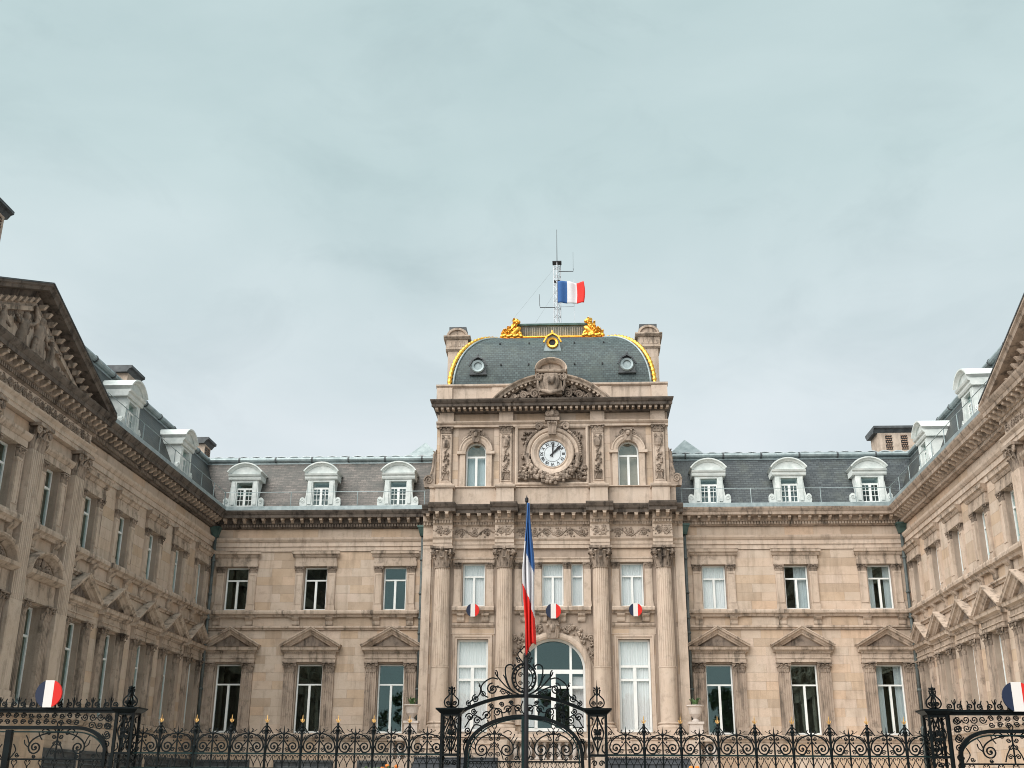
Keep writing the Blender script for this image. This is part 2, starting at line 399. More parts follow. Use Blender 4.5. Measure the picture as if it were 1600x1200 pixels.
def frame_mesh(w, h, rows, t=.055, bar=.05, dep=.07):
    def fn():
        b = MB(); hw = w / 2
        b.box(-hw, -hw + t, -dep, 0, 0, h); b.box(hw - t, hw, -dep, 0, 0, h); b.box(-hw + t, hw - t, -dep, 0, 0, t * 1.2); b.box(-hw + t, hw - t, -dep, 0, h - t, h)
        z = h - t; H = h - t * 2.2
        for i, (fr, nc) in enumerate(rows):
            zn = z - H * fr
            if i < len(rows) - 1: b.box(-hw + t, hw - t, -dep, .012, zn - bar * .6, zn + bar * .6)
            zt = z - (bar * .6 if i else 0); zb_ = zn + (bar * .6 if i < len(rows) - 1 else 0)
            for c in range(1, nc):
                u = -hw + t + (w - 2 * t) * c / nc; bw = bar * (.9 if nc == 2 else .5); b.box(u - bw, u + bw, -dep, .008, zb_, zt)
            z = zn
        return b
    return cached(('window_frame', w, h, tuple(rows)), fn)
def curtain_mesh(w, h, a=.035):
    def fn():
        b = MB(); n = 40; vs_ = []; fs = []
        for j, z in enumerate((0, h)):
            for i in range(n + 1): vs_.append((-w / 2 + w * i / n, a * sin(i * 1.9 + .6 * sin(i * .7)) * (1 if j == 0 else .6), z))
        fs = [(i, i + 1, n + 2 + i, n + 1 + i) for i in range(n)]
        return b.add(vs_, fs)
    return cached(('curtain', w, h), fn, True)
CAS = ((.29, 1), (.71, 2)); DOOR = ((.285, 1), (.155, 2), (.56, 2))
def window(root, uc, zb, zt, w, rows=CAS, sb=.2, d=0.0, curtain=None, t=.055, bar=.05):
    h = zt - zb
    o = link('window', frame_mesh(w, h, rows, t, bar), 'white_paint', root, (uc, d - sb, zb))
    z = h - t; H = h - t * 2.2
    for i, (fr, nc) in enumerate(rows):
        zn = z - H * fr
        for c in range(nc):
            a = -w / 2 + t + (w - 2 * t) * c / nc; e = -w / 2 + t + (w - 2 * t) * (c + 1) / nc
            me = cached(('pane', round(e - a, 3), round(z - zn, 3)), lambda: MB().box(-(e - a) / 2, (e - a) / 2, -.006, .006, 0, z - zn))
            link('pane', me, 'glass', o, ((a + e) / 2, -.036, zn))
        z = zn
    if curtain == 'full': link('curtain', curtain_mesh(w - .04, h - .04), 'curtain', o, (0, -.10, .02))
    if curtain == 'net': link('curtain', curtain_mesh(w - .04, h - .04), 'net_curtain', o, (0, -.10, .02))
    if curtain == 'sides':
        for s in (-1, 1): link('curtain', curtain_mesh(w * .3, h - .04), 'net_curtain', o, (s * w * .36, -.16, .02))
    if curtain == 'right': link('curtain', curtain_mesh(w * .55, h - .04), 'net_curtain', o, (w * .22, -.16, .02))
    return o
def flat_capital(hw, h, dep):                      # pilaster capital, origin at its foot, wall at d=0
    def fn():
        b = MB(); b.box(-hw * .92, hw * .92, 0, dep, 0, h * .86); b.box(-hw * 1.25, hw * 1.25, 0, dep * 1.9, h * .88, h)
        for i in (-1, 0, 1): b.leaf((i * hw * .62, dep, 0), (0, 1), hw * .6, h * .5)
        for i in (-.5, .5): b.leaf((i * hw * .8, dep, h * .2), (0, 1), hw * .6, h * .6)
        for s in (-1, 1):
            b.leaf((s * hw * .9, dep * .6, 0), (s, .5), hw * .5, h * .55)
            b.tube(dd([(s * x, z) for x, z in spiral(hw * .98, h * .72, h * .17, .01, pi, -1.6, 14)], dep * 1.5), h * .05, 5)
        b.ball((0, dep * 1.6, h * .86), h * .1)
        return b
    return cached(('capital', hw, h, dep), fn)
def round_capital(r, h):
    def fn():
        b = MB(); b.lathe(0, 0, [(r * 1.06, 0), (r * 1.08, .05), (r * .98, .06), (r * .98, h * .5), (r * 1.15, h * .85)], 14)
        a = r * 1.5
        b.zprism([(-a, -a), (0, -a * .86), (a, -a), (a * .86, 0), (a, a), (0, a * .86), (-a, a), (-a * .86, 0)], h * .88, h)
        for i in range(8):
            q = 2 * pi * i / 8; b.leaf((r * .98 * cos(q), r * .98 * sin(q), .06), (cos(q), sin(q)), r * .72, h * .44, 1.1)
            q += pi / 8; b.leaf((r * .98 * cos(q), r * .98 * sin(q), .2), (cos(q), sin(q)), r * .7, h * .58, 1.1)
        for i in range(4):
            q = pi / 4 + i * pi / 2; c, s_ = cos(q), sin(q)
            for e in (-.09, .09):
                b.tube([(c * (x) - s_ * e * r, s_ * (x) + c * e * r, z) for x, z in spiral(r * 1.38, h * .72, h * .17, .01, pi * .9, -1.6, 14)], h * .05, 5)
        for i in range(4):
            q = i * pi / 2; b.ball((r * 1.28 * cos(q), r * 1.28 * sin(q), h * .9), h * .1)
        return b
    return cached(('capital_round', r, h), fn)
def fluted(hw, dep, n=5):
    pts = [(-hw, 0), (-hw, dep)]; w = 2 * hw / (n + .4)
    for i in range(n):
        c = -hw + w * (i + .7); pts += [(c - w * .34, dep), (c - w * .22, dep - .03), (c + w * .22, dep - .03), (c + w * .34, dep)]
    return pts + [(hw, dep), (hw, 0)]
def dentils(u0, u1, z0, z1, d0, d1, pitch):
    b = MB(); n = int((u1 - u0) / pitch)
    for i in range(n):
        u = u0 + (i + .5) * (u1 - u0) / n; b.box(u - pitch * .3, u + pitch * .3, d0, d1, z0, z1)
    return b
def modillion_mesh(dep, h, w):
    def fn():
        b = MB(); pts = [(0, 0), (dep * .35, h * .12), (dep * .6, h * .42), (dep, h * .55), (dep, h * .95), (0, h * .95)]
        b.prof(pts, -w / 2, w / 2); b.box(-w * .62, w * .62, 0, dep * 1.05, h * .951, h * 1.1); return b
    return cached(('modillion', dep, h, w), fn)
def modillions(root, u0, u1, z, d, dep, h, w, pitch):
    n = max(1, round((u1 - u0) / pitch)); me = modillion_mesh(dep, h, w)
    for i in range(n): link('modillion', me, 'trim', root, (u0 + (i + .5) * (u1 - u0) / n, d, z))
def downpipe(root, u, d, z0, z1, joints, m='pipe', rad=.065, hopper=True):
    b = MB(); b.lathe(u, d, [(rad, z0), (rad, z1)], 10)
    for z in joints: b.lathe(u, d, [(rad * 1.35, z - .05), (rad * 1.5, z), (rad * 1.35, z + .05)], 10)
    b.lathe(u, d, [(rad * 1.8, 0), (rad * 1.8, 3.9), (rad * 2.1, 3.95), (rad * 1.2, 4.05)], 10)
    o = part('downpipe', b, m, root, smooth=True)
    if hopper: part('hopper', MB().taper(u - .1, u + .1, d - .1, d + .12, z1 - .02, u - .19, u + .19, d - .1, d + .25, z1 + .32).box(u - .21, u + .21, d - .1, d + .27, z1 + .321, z1 + .4), 'copper_green', o)

# window surrounds --------------------------------------------------
def gf_surround(root, uc, d=0.0):                  # pedimented ground-floor surround with fluted pilasters
    for s in (-1, 1):
        pl = link('pilaster', cached(('pilaster', 1), lambda: MB().zprism(fluted(.225, .13), 3.98, 6.07).box(-.25, .25, 0, .16, 3.72, 3.86).box(-.24, .24, 0, .145, 3.861, 3.98)), 'weathered', root, (uc + s * .80, d, 0))
        link('capital', flat_capital(.225, .40, .13), 'carved', pl, (0, 0, 6.07))
    def ent():
        b = MB(); b.box(-1.06, 1.06, 0, .15, 6.47, 6.60).box(-1.08, 1.08, 0, .18, 6.601, 6.64).box(-1.05, 1.05, 0, .14, 6.641, 6.86)
        b.prof([(0, 6.861), (.2, 6.861), (.22, 6.90), (.31, 6.93), (.33, 7.03), (.36, 7.05), (0, 7.05)], -1.17, 1.17)
        return b
    e = link('hood', cached(('hood', 1), ent), 'trim', root, (uc, d, 0))
    part_me = cached(('dentils', 'gf'), lambda: dentils(-1.08, 1.08, 6.80, 6.859, .14, .19, .075))
    link('dentil_row', part_me, 'trim', e)['kind'] = 'stuff'
    def ped():
        b = MB(); pr = [(0, 0), (0, .36), (-.035, .36), (-.05, .33), (-.11, .31), (-.13, .22), (-.20, .18), (-.22, .15), (-.27, .13), (-.29, .0)]
        b.sweep([(-1.22, 7.055), (0, 7.76), (1.22, 7.055)], [(n + .10, dd_) for n, dd_ in pr])
        return b
    pd = link('pediment', cached(('pediment', 1), ped), 'trim', root, (uc, d, 0))
    link('tympanum', cached(('tympanum', 1), lambda: MB().prism([(-.98, 7.052), (.98, 7.052), (0, 7.62)], 0, .03).prism([(-.34, 7.10), (.34, 7.10), (0, 7.30)], .03, .05)), 'soot_shade_trim', pd)  # grime plus recess shade painted into the tympanum colour
def ff_surround(root, uc, d=0.0):                  # first-floor surround: small pilasters and a flat hood
    for s in (-1, 1):
        def pf():
            b = MB(); b.box(-.165, .165, 0, .08, 8.75, 10.08).box(-.19, .19, 0, .115, 8.54, 8.66).box(-.18, .18, 0, .10, 8.661, 8.749)
            b.sweep([(-.115, 8.83), (.115, 8.83), (.115, 10.0), (-.115, 10.0)], [(0, .08), (0, .10), (-.025, .10), (-.025, .08)], True)
            return b
        pl = link('pilaster', cached(('pilaster', 2), pf), 'stone', root, (uc + s * .685, d, 0))
        link('capital', flat_capital(.165, .28, .08), 'carved', pl, (0, 0, 10.08))
    def hood():
        b = MB(); b.box(-.9, .9, 0, .12, 10.36, 10.55).box(-.88, .88, 0, .10, 10.551, 10.72)
        b.prof([(0, 10.721), (.13, 10.721), (.17, 10.78), (.18, 10.83), (.25, 10.86), (.26, 10.95), (.28, 10.985), (0, 10.985)], -.9, .9, .45, .45)
        return b
    link('hood', cached(('hood', 2), hood), 'trim', root, (uc, d, 0))
    def apron():
        b = MB(); b.prof([(0, 8.25), (.14, 8.25), (.17, 8.33), (.26, 8.38), (.27, 8.47), (.25, 8.535), (0, 8.535)], -1.0, 1.0)
        return b
    link('window_sill', cached(('sill', 2), apron), 'trim', root, (uc, d, 0))
    def con():
        b = MB(); b.prof([(0, 7.93), (.07, 7.93), (.10, 8.0), (.10, 8.1), (.2, 8.2), (.23, 8.25), (0, 8.25)], -.15, .15); return b
    for s in (-1, 1): link('console', cached(('console', 2), con), 'trim', root, (uc + s * .69, d, 0))

ARCHI = [(0, 10.99), (.06, 10.99), (.06, 11.18), (.10, 11.19), (.10, 11.37), (.13, 11.38), (.19, 11.47), (.21, 11.55), (0, 11.55)]
CORN = [(0, 12.33), (.56, 12.33), (.575, 12.44), (.60, 12.46), (.67, 12.56), (.69, 12.62), (0, 12.62)]
BED = [(0, 11.95), (.10, 11.95), (.14, 12.0), (.15, 12.115), (.22, 12.117), (.26, 12.13), (.26, 12.33), (0, 12.33)]
def range_facade(root, u0, u1, wins, ff, gf, seed, m_end=(0, 0), sides=None):
    """two storeys of windows between plinth and cornice, for u in [u0,u1]"""
    holes = [(u - .53, u + .53, 3.72, 6.40) for u in wins] + [(u - .48, u + .48, 8.54, 10.35) for u in wins]
    w = wall(root, u0, u1, 0, 12.5, holes)
    big = [(u - 1.0, u + 1.0, 3.72, 6.6) for u in wins] + [(u - 1.0, u + 1.0, 6.6, 7.05) for u in wins] + [(u - .85, u + .85, 8.54, 10.7) for u in wins]
    stones(w, u0, u1, 3.72, 7.74, big, .335, .8, seed); stones(w, u0, u1, 8.54, 10.98, big, .35, .85, seed + 1)
    stones(w, u0, u1, 7.91, 8.27, [], .36, 1.1, seed + 2); stones(w, u0, u1, 11.56, 11.94, [], .38, 1.15, seed + 3)
    stones(w, u0, u1, .4, 3.42, [], .5, 1.2, seed + 4)
    part('plinth_course', MB().prof([(0, 3.43), (.05, 3.43), (.08, 3.5), (.16, 3.56), (.17, 3.68), (.13, 3.715), (0, 3.715)], u0, u1), 'trim', root)
    part('base_course', MB().box(u0, u1, 0, .1, 0, .39), 'trim', root)
    part('string_course', MB().prof([(0, 7.745), (.07, 7.745), (.09, 7.80), (.14, 7.83), (.14, 7.885), (.10, 7.905), (0, 7.905)], u0, u1), 'trim', root)
    part('sill_course', MB().prof([(0, 8.275), (.11, 8.275), (.14, 8.35), (.22, 8.39), (.225, 8.47), (.2, 8.53), (0, 8.53)], u0, u1), 'trim', root)
    part('architrave', MB().prof(ARCHI, u0, u1), 'stone', root)
    c = part('cornice', MB().prof(CORN, u0, u1), CORNICE_STONE[0], root)
    part('bed_mould', MB().prof(BED, u0, u1), CORNICE_STONE[0], root)
    part('dentil_row', dentils(u0 + .05, u1 - .05, 12.005, 12.11, .15, .22, .115), CORNICE_STONE[1], root)['kind'] = 'stuff'
    modillions(root, u0, u1, 12.145, .26, .22, .165, .115, .405)
    for i, u in enumerate(wins):
        gf_surround(root, u); ff_surround(root, u)
        window(root, u, 3.74, 6.39, 1.06, CAS, .2, 0, gf[i]); window(root, u, 8.56, 10.34, .95, CAS, .18, 0, ff[i])
    part('interior', MB().box(u0, u1, -3.2, -3.1, 0, 12.4).box(u0 + .02, u0 + .1, -3.1, -.42, 0, 12.19).box(u1 - .1, u1 - .02, -3.1, -.42, 0, 12.19).box(u0, u1, -3.1, -.42, 3.4, 3.55).box(u0, u1, -3.1, -.42, 8.1, 8.3).box(u0, u1, -3.1, -.42, 12.2, 12.4), 'room', root)

def louvres(root, us, hw=1.1):
    for u in us:
        o = link('basement_shutter', cached(('shut', hw), lambda: MB().box(-hw, hw, .0, .03, 1.3, 2.62).sweep([(-hw, 1.3), (hw, 1.3), (hw, 2.62), (-hw, 2.62)], [(0, .0), (0, .07), (-.08, .07), (-.08, .0)], True)), 'lead', root, (u, .02, 0))
        for k in range(9): link('slat', cached(('slat', hw), lambda: MB().prof([(.03, 0), (.065, -.05), (.075, -.045), (.04, .01)], -hw + .09, hw - .09)), 'lead', o, (0, 0, 1.46 + k * .125))
def dormer(root, u, d=.30, paint='dormer_paint', dark=False):
    def body():
        b = MB(); b.box(-.58, -.345, -1.2, 0, 12.86, 14.02); b.box(.345, .58, -1.2, 0, 12.86, 14.02); b.box(-.345, .345, -1.2, 0, 13.93, 14.02)
        b.box(-.345, .345, -1.0, -.1, 13.66, 13.70); b.box(-.345, .345, -1.2, -.02, 12.82, 12.88)
        for s in (-1, 1): b.box(*sorted((s * .40, s * .54)), 0, .035, 12.95, 13.96)
        b.prof([(-1.2, 14.021), (.05, 14.021), (.08, 14.08), (.08, 14.16), (.14, 14.19), (.17, 14.26), (-1.2, 14.26)], -.70, .70)
        R = .90; a = math.asin(.74 / R); p = arc(0, 14.74 - R, R, pi / 2 + a, pi / 2 - a, 12)
        b.sweep(p, [(-.11, -1.2), (-.11, .08), (-.06, .12), (-.02, .20), (.03, .20), (.03, -1.2)])
        b.prism(arc(0, 14.66 - R, R, pi / 2 - a * .9, pi / 2 + a * .9, 10) + [(-.62, 14.26), (.62, 14.26)], -1.2, .04)
        return b
    o = link('dormer', cached('dormer_body', body), paint, root, (u, d, 0))
    def feet(s):
        def fn():
            b = MB(); p = [(.58, 12.80), (.84, 12.80), (.88, 12.98)] + [(.76 + .11 * cos(t), 13.12 + .14 * sin(t)) for t in [i * pi / 8 for i in range(0, 8)]] + [(.62, 13.35), (.585, 13.75)]
            b.prism([(s * x, z) for x, z in p], -.14, .02)
            b.tube(dd([(s * x, z) for x, z in spiral(.75, 13.08, .105, .015, 0, 1.5, 14)], .025), .018, 5); return b
        return fn
    for s in (-1, 1): link('scroll', cached(('scroll', s), feet(s)), paint, o)
    rows = ((.34, 4), (.33, 4), (.33, 4))
    f = link('casement', cached('dormer_frame', lambda: MB().box(-.345, -.31, -.16, -.10, 12.88, 13.66).box(.31, .345, -.16, -.10, 12.88, 13.66).box(-.31, .31, -.16, -.1, 13.62, 13.66).box(-.31, .31, -.16, -.1, 12.88, 12.94).box(-.05, .05, -.16, -.09, 12.94, 13.62)
             .box(-.31, -.05, -.15, -.11, 13.15, 13.175).box(.05, .31, -.15, -.11, 13.15, 13.175).box(-.31, -.05, -.15, -.11, 13.38, 13.405).box(.05, .31, -.15, -.11, 13.38, 13.405)
             .box(-.192, -.172, -.15, -.112, 12.94, 13.62).box(.172, .192, -.15, -.112, 12.94, 13.62)), 'white_paint', o)
    for a, e, z0, z1 in ((-.31, -.05, 12.94, 13.62), (.05, .31, 12.94, 13.62), (-.345, .345, 13.70, 13.93)):
        link('pane', cached(('dpane', a, z0), lambda: MB().box(a, e, -.135, -.127, z0, z1)), 'glass', o)
    link('back_panel', cached('dback', lambda: MB().box(-.345, .345, -.6, -.58, 12.88, 13.93)), 'room', o)
    return o
def mansard(root, u0, u1, slate, zt=15.12, hips=(0, 0), ridge='zinc', rail=None):
    """steep slate slope, gutters at foot and top, low roof behind"""
    d0, d1 = .22, -.85
    n = 16
    b = MB(); b.add([(u0 + hips[0] * d0, d0, 12.78), (u1 - hips[1] * d0, d0, 12.78), (u1 - hips[1] * d1, d1, zt), (u0 + hips[0] * d1, d1, zt), (u0, -4.5, zt + .75), (u1, -4.5, zt + .75), (u0, -4.5, 12.4), (u1, -4.5, 12.4), (u0, d0, 12.63), (u1, d0, 12.63)],
                    [(0, 1, 2, 3), (3, 2, 5, 4), (4, 5, 7, 6), (8, 9, 1, 0), (6, 7, 9, 8)])
    r = part('roof', b, slate, root)
    R0, R1 = u0, u1
    if rail: u0, u1 = rail
    g = MB(); g.prof([(.46 + .15 * cos(a), 12.76 + .13 * sin(a)) for a in [pi + i * pi / 6 for i in range(7)]] + [(.61, 12.80), (.64, 12.80), (.65, 12.625), (.30, 12.625), (.30, 12.80), (.31, 12.80)], u0, u1)
    part('gutter', g, 'zinc', root)
    part('gutter_apron', MB().add([(u0, .30, 12.79), (u1, .30, 12.79), (u1, .2, 12.90), (u0, .2, 12.90)], [(0, 1, 2, 3)]).box(u0, u1, .19, .30, 12.63, 12.78), 'zinc', r)
    U0, U1 = u0, u1; u0, u1 = R0, R1
    rb = MB(); rb.prof([(d1 + .06 + .12 * cos(a), zt + .10 + .11 * sin(a)) for a in [i * 2 * pi / 10 for i in range(10)]], u0, u1)
    rb.box(u0, u1, d1 - .1, d1 + .04, zt - .20, zt)
    part('ridge_roll', rb, ridge, r)
    st = MB(); k = int((u1 - u0) / 1.45)
    for i in range(k):
        u = u0 + (i + .5) * (u1 - u0) / k; st.prof([(d1 + .06 + .145 * cos(a), zt + .10 + .135 * sin(a)) for a in [q * 2 * pi / 8 for q in range(8)]], u - .035, u + .035)
    part('ridge_band', st, 'lead', r)
    k = int((u1 - u0) / .55)
    for i in range(k):
        u = u0 + (i + .5) * (u1 - u0) / k
        link('ridge_tile', cached('ridge_tile', lambda: MB().sweep(arc(0, 0, .27, pi * .9, pi * .1, 6, .11), [(0, -.5), (0, .0), (.03, .0), (.03, -.5)])), 'zinc_pale', r, (u, d1 - .04, zt + .17))
    # guard rail along the eaves
    u0, u1 = U0, U1
    rl = MB(); rl.tube([(u0, .56, 13.42), (u1, .56, 13.42)], .014, 5)
    k = max(2, round((u1 - u0) / 1.55))
    for i in range(k + 1):
        u = u0 + .05 + (u1 - u0 - .1) * i / k; rl.tube([(u, .56, 12.78), (u, .56, 13.42)], .018, 5)
    part('guard_rail', rl, 'zinc', root)
    return r
def chimney(root, u, d, z0, z1, hw, hd, louvres=True):
    b = MB(); b.box(u - hw, u + hw, d - hd, d + hd, z0, z1 - .28)
    o = part('chimney', b, 'stone', root)
    part('chimney_cap', MB().prof([(d - hd, z1 - .28), (d + hd, z1 - .28), (d + hd + .1, z1 - .14), (d + hd + .2, z1 - .1), (d + hd + .2, z1), (d - hd - .2, z1), (d - hd - .2, z1 - .1), (d - hd - .1, z1 - .14)], u - hw - .18, u + hw + .18), 'lead', o)
    if louvres:
        for s in (-1, 1):
            part('grille', MB().box(u + s * hw * .42 - .14, u + s * hw * .42 + .14, d + hd, d + hd + .015, z1 - 1.05, z1 - .38), 'black', o)
            g = MB()
            for i in range(7):
                for j in range(3): g.ball((u + s * hw * .42 - .09 + .09 * j + (.03 if i % 2 else -.02), d + hd + .02, z1 - 1.0 + i * .1), (.05, .03, .035), 5, 3)
            part('tracery', g, 'brick', o)
    return o

# ------------------------------------------------------------------ ground
def ground():
    def sheet(name, x0, x1, y0, y1, z, m):
        o = part(name, MB().add([(x0, -y0, z), (x1, -y0, z), (x1, -y1, z), (x0, -y1, z)], [(0, 1, 2, 3)]), m); o['kind'] = 'structure'
    sheet('ground', -900, 900, -900, 900, -.12, 'paving')
    sheet('road', -300, 300, -6, 12, -.116, 'asphalt')
    o = part('pavement', MB().box(-60, 60, -21.7, -12, -.11, 0), 'paving'); o['kind'] = 'structure'
    o = part('courtyard', MB().box(-60, 60, -46, -21.7, -.11, .004), 'bounce_gravel'); o['kind'] = 'structure'
ground()

# ------------------------------------------------------------------ the two ranges either side of the clock pavilion
WX = (6.55, 9.87, 13.2)
def build_ranges():
    L = thing('palace_range', 'left range with brown lichened slate roof, three white dormers and dark windows', 'building', (0, 46, 0), group='ranges beside the clock pavilion')
    w = [-x for x in WX][::-1]
    range_facade(L, -14.42, -5.0, w, (None, None, None), (None, None, None), 11)
    mansard(L, -16.2, -4.9, 'slate_lichen', rail=(-13.9, -5.3))
    for u in (-13.13, -9.83, -6.52): dormer(L, u)
    louvres(L, w)
    downpipe(L, -14.2, .22, 3.9, 11.6, (10.6, 9.2, 8.2, 7.6, 5.4))
    downpipe(L, -5.42, .18, 3.9, 11.6, (10.6, 9.2, 8.2, 7.6, 5.4))
    CORNICE_STONE[:] = ['weathered', 'trim']
    R = thing('palace_range', 'right range with dark blue slate roof, three white dormers and curtained windows', 'building', (0, 46, .002), group='ranges beside the clock pavilion')
    range_facade(R, 5.0, 14.42, list(WX), ('full', 'right', 'sides'), (None, None, 'sides'), 31)
    mansard(R, 4.9, 16.2, 'slate_blue', rail=(5.3, 13.9))
    for u in (6.52, 9.83, 13.13): dormer(R, u)
    downpipe(R, 14.2, .22, 3.9, 11.6, (10.6, 9.2, 8.2, 7.6, 5.4))
    downpipe(R, 5.42, .18, 3.9, 11.6, (10.6, 9.2, 8.2, 7.6, 5.4))
    chimney(R, 15.2, -3, 14.5, 16.95, .8, .6)
    for root, s in ((L, -1), (R, 1)):
        b = MB(); b.box(s * 6.1 - .72, s * 6.1 + .72, -5.4, -3.9, 14.6, 16.15)
        h = part('roof_lantern', b, 'copper_green', root)
        p = MB(); p.taper(s * 6.1 - .85, s * 6.1 + .85, -5.5, -3.8, 16.151, s * 6.1 - .02, s * 6.1 + .02, -4.67, -4.63, 17.12); p.box(s * 6.1 - .9, s * 6.1 + .9, -5.55, -3.75, 16.10, 16.15)
        part('pyramid_cap', p, 'zinc', h)
build_ranges()

# ------------------------------------------------------------------ wings closing the court
def rinceau(u0, u1, z0, z1, d, seed, n=None):
    rnd = random.Random(seed); b = MB(); h = z1 - z0; zc = (z0 + z1) / 2; n = n or max(2, round((u1 - u0) / (h * 1.1))); w = (u1 - u0) / n; r = h * .075
    b.tube([(u0 + (u1 - u0) * i / (n * 8), d, zc + h * .36 * sin(pi * i / 8)) for i in range(n * 8 + 1)], r, 5)
    for k in range(n):
        s = 1 if k % 2 == 0 else -1; c = u0 + (k + .5) * w
        b.tube(dd([(u, zc + s * (z - zc)) for u, z in spiral(c, zc - h * .06, h * .33, h * .04, pi, -1.6, 16)], d + r * .4), r * .85, 5)
        b.ball((c, d + r, zc - s * h * .06), h * .1, 6, 4)
        for i in range(16):
            a = rnd.uniform(0, 2 * pi); q = rnd.uniform(.2, .6) * h
            b.ball((c + q * 1.2 * cos(a), d, zc + max(-.42 * h, min(.42 * h, q * sin(a)))), (rnd.uniform(.06, .11) * h, .03, rnd.uniform(.05, .09) * h), 5, 3)
    return b
def figure(base, h, lean, arms, turn=0.0, drape=False):
    """standing or striding carved figure as one fused surface; base = foot point (u,d,z)"""
    u, d, z = base; s = h
    pel = (u + lean * .5 * s * .5, d, z + .52 * s); ch = (u + lean * .75 * s * .6, d + .02, z + .76 * s); hd_ = (u + lean * .9 * s * .7, d + .05 * s, z + .93 * s)
    e = limb(pel, ch, .155 * s, .17 * s, 4) + [(hd_[0], hd_[1], hd_[2], .115 * s), (hd_[0], hd_[1] - .03 * s, hd_[2] + .03 * s, .11 * s)] + limb(ch, hd_, .09 * s, .075 * s, 3)
    for k, (kx, fx) in zip((-1, 1), ((-.10, -.22), (.12, .16))):
        hip = (pel[0] + k * .06 * s, d, pel[2] - .03 * s); kn = (u + (kx + lean * .2) * s, d + .05 * s, z + .28 * s); ft = (u + fx * s, d, z + .03 * s)
        e += limb(hip, kn, .125 * s, .09 * s, 5) + limb(kn, ft, .085 * s, .055 * s, 5) + [(ft[0] + .03 * s, d + .05 * s, ft[2], .06 * s)]
    for k, (ex, ez, hx, hz) in zip((-1, 1), arms):
        sh = (ch[0] + k * .13 * s, d + .02, ch[2] + .05 * s); el = (ch[0] + ex * s, d + .07 * s, ch[2] + ez * s); hn = (ch[0] + hx * s, d + .09 * s, ch[2] + hz * s)
        e += limb(sh, el, .075 * s, .06 * s, 4) + limb(el, hn, .058 * s, .045 * s, 4) + [(hn[0], hn[1], hn[2], .055 * s)]
    if drape:
        for i in range(5): e += limb((u + (-.14 + .07 * i) * s, d + .06 * s, z + .55 * s), (u + (-.2 + .1 * i) * s, d + .04 * s, z + .04 * s), .07 * s, .085 * s, 6)
    return e
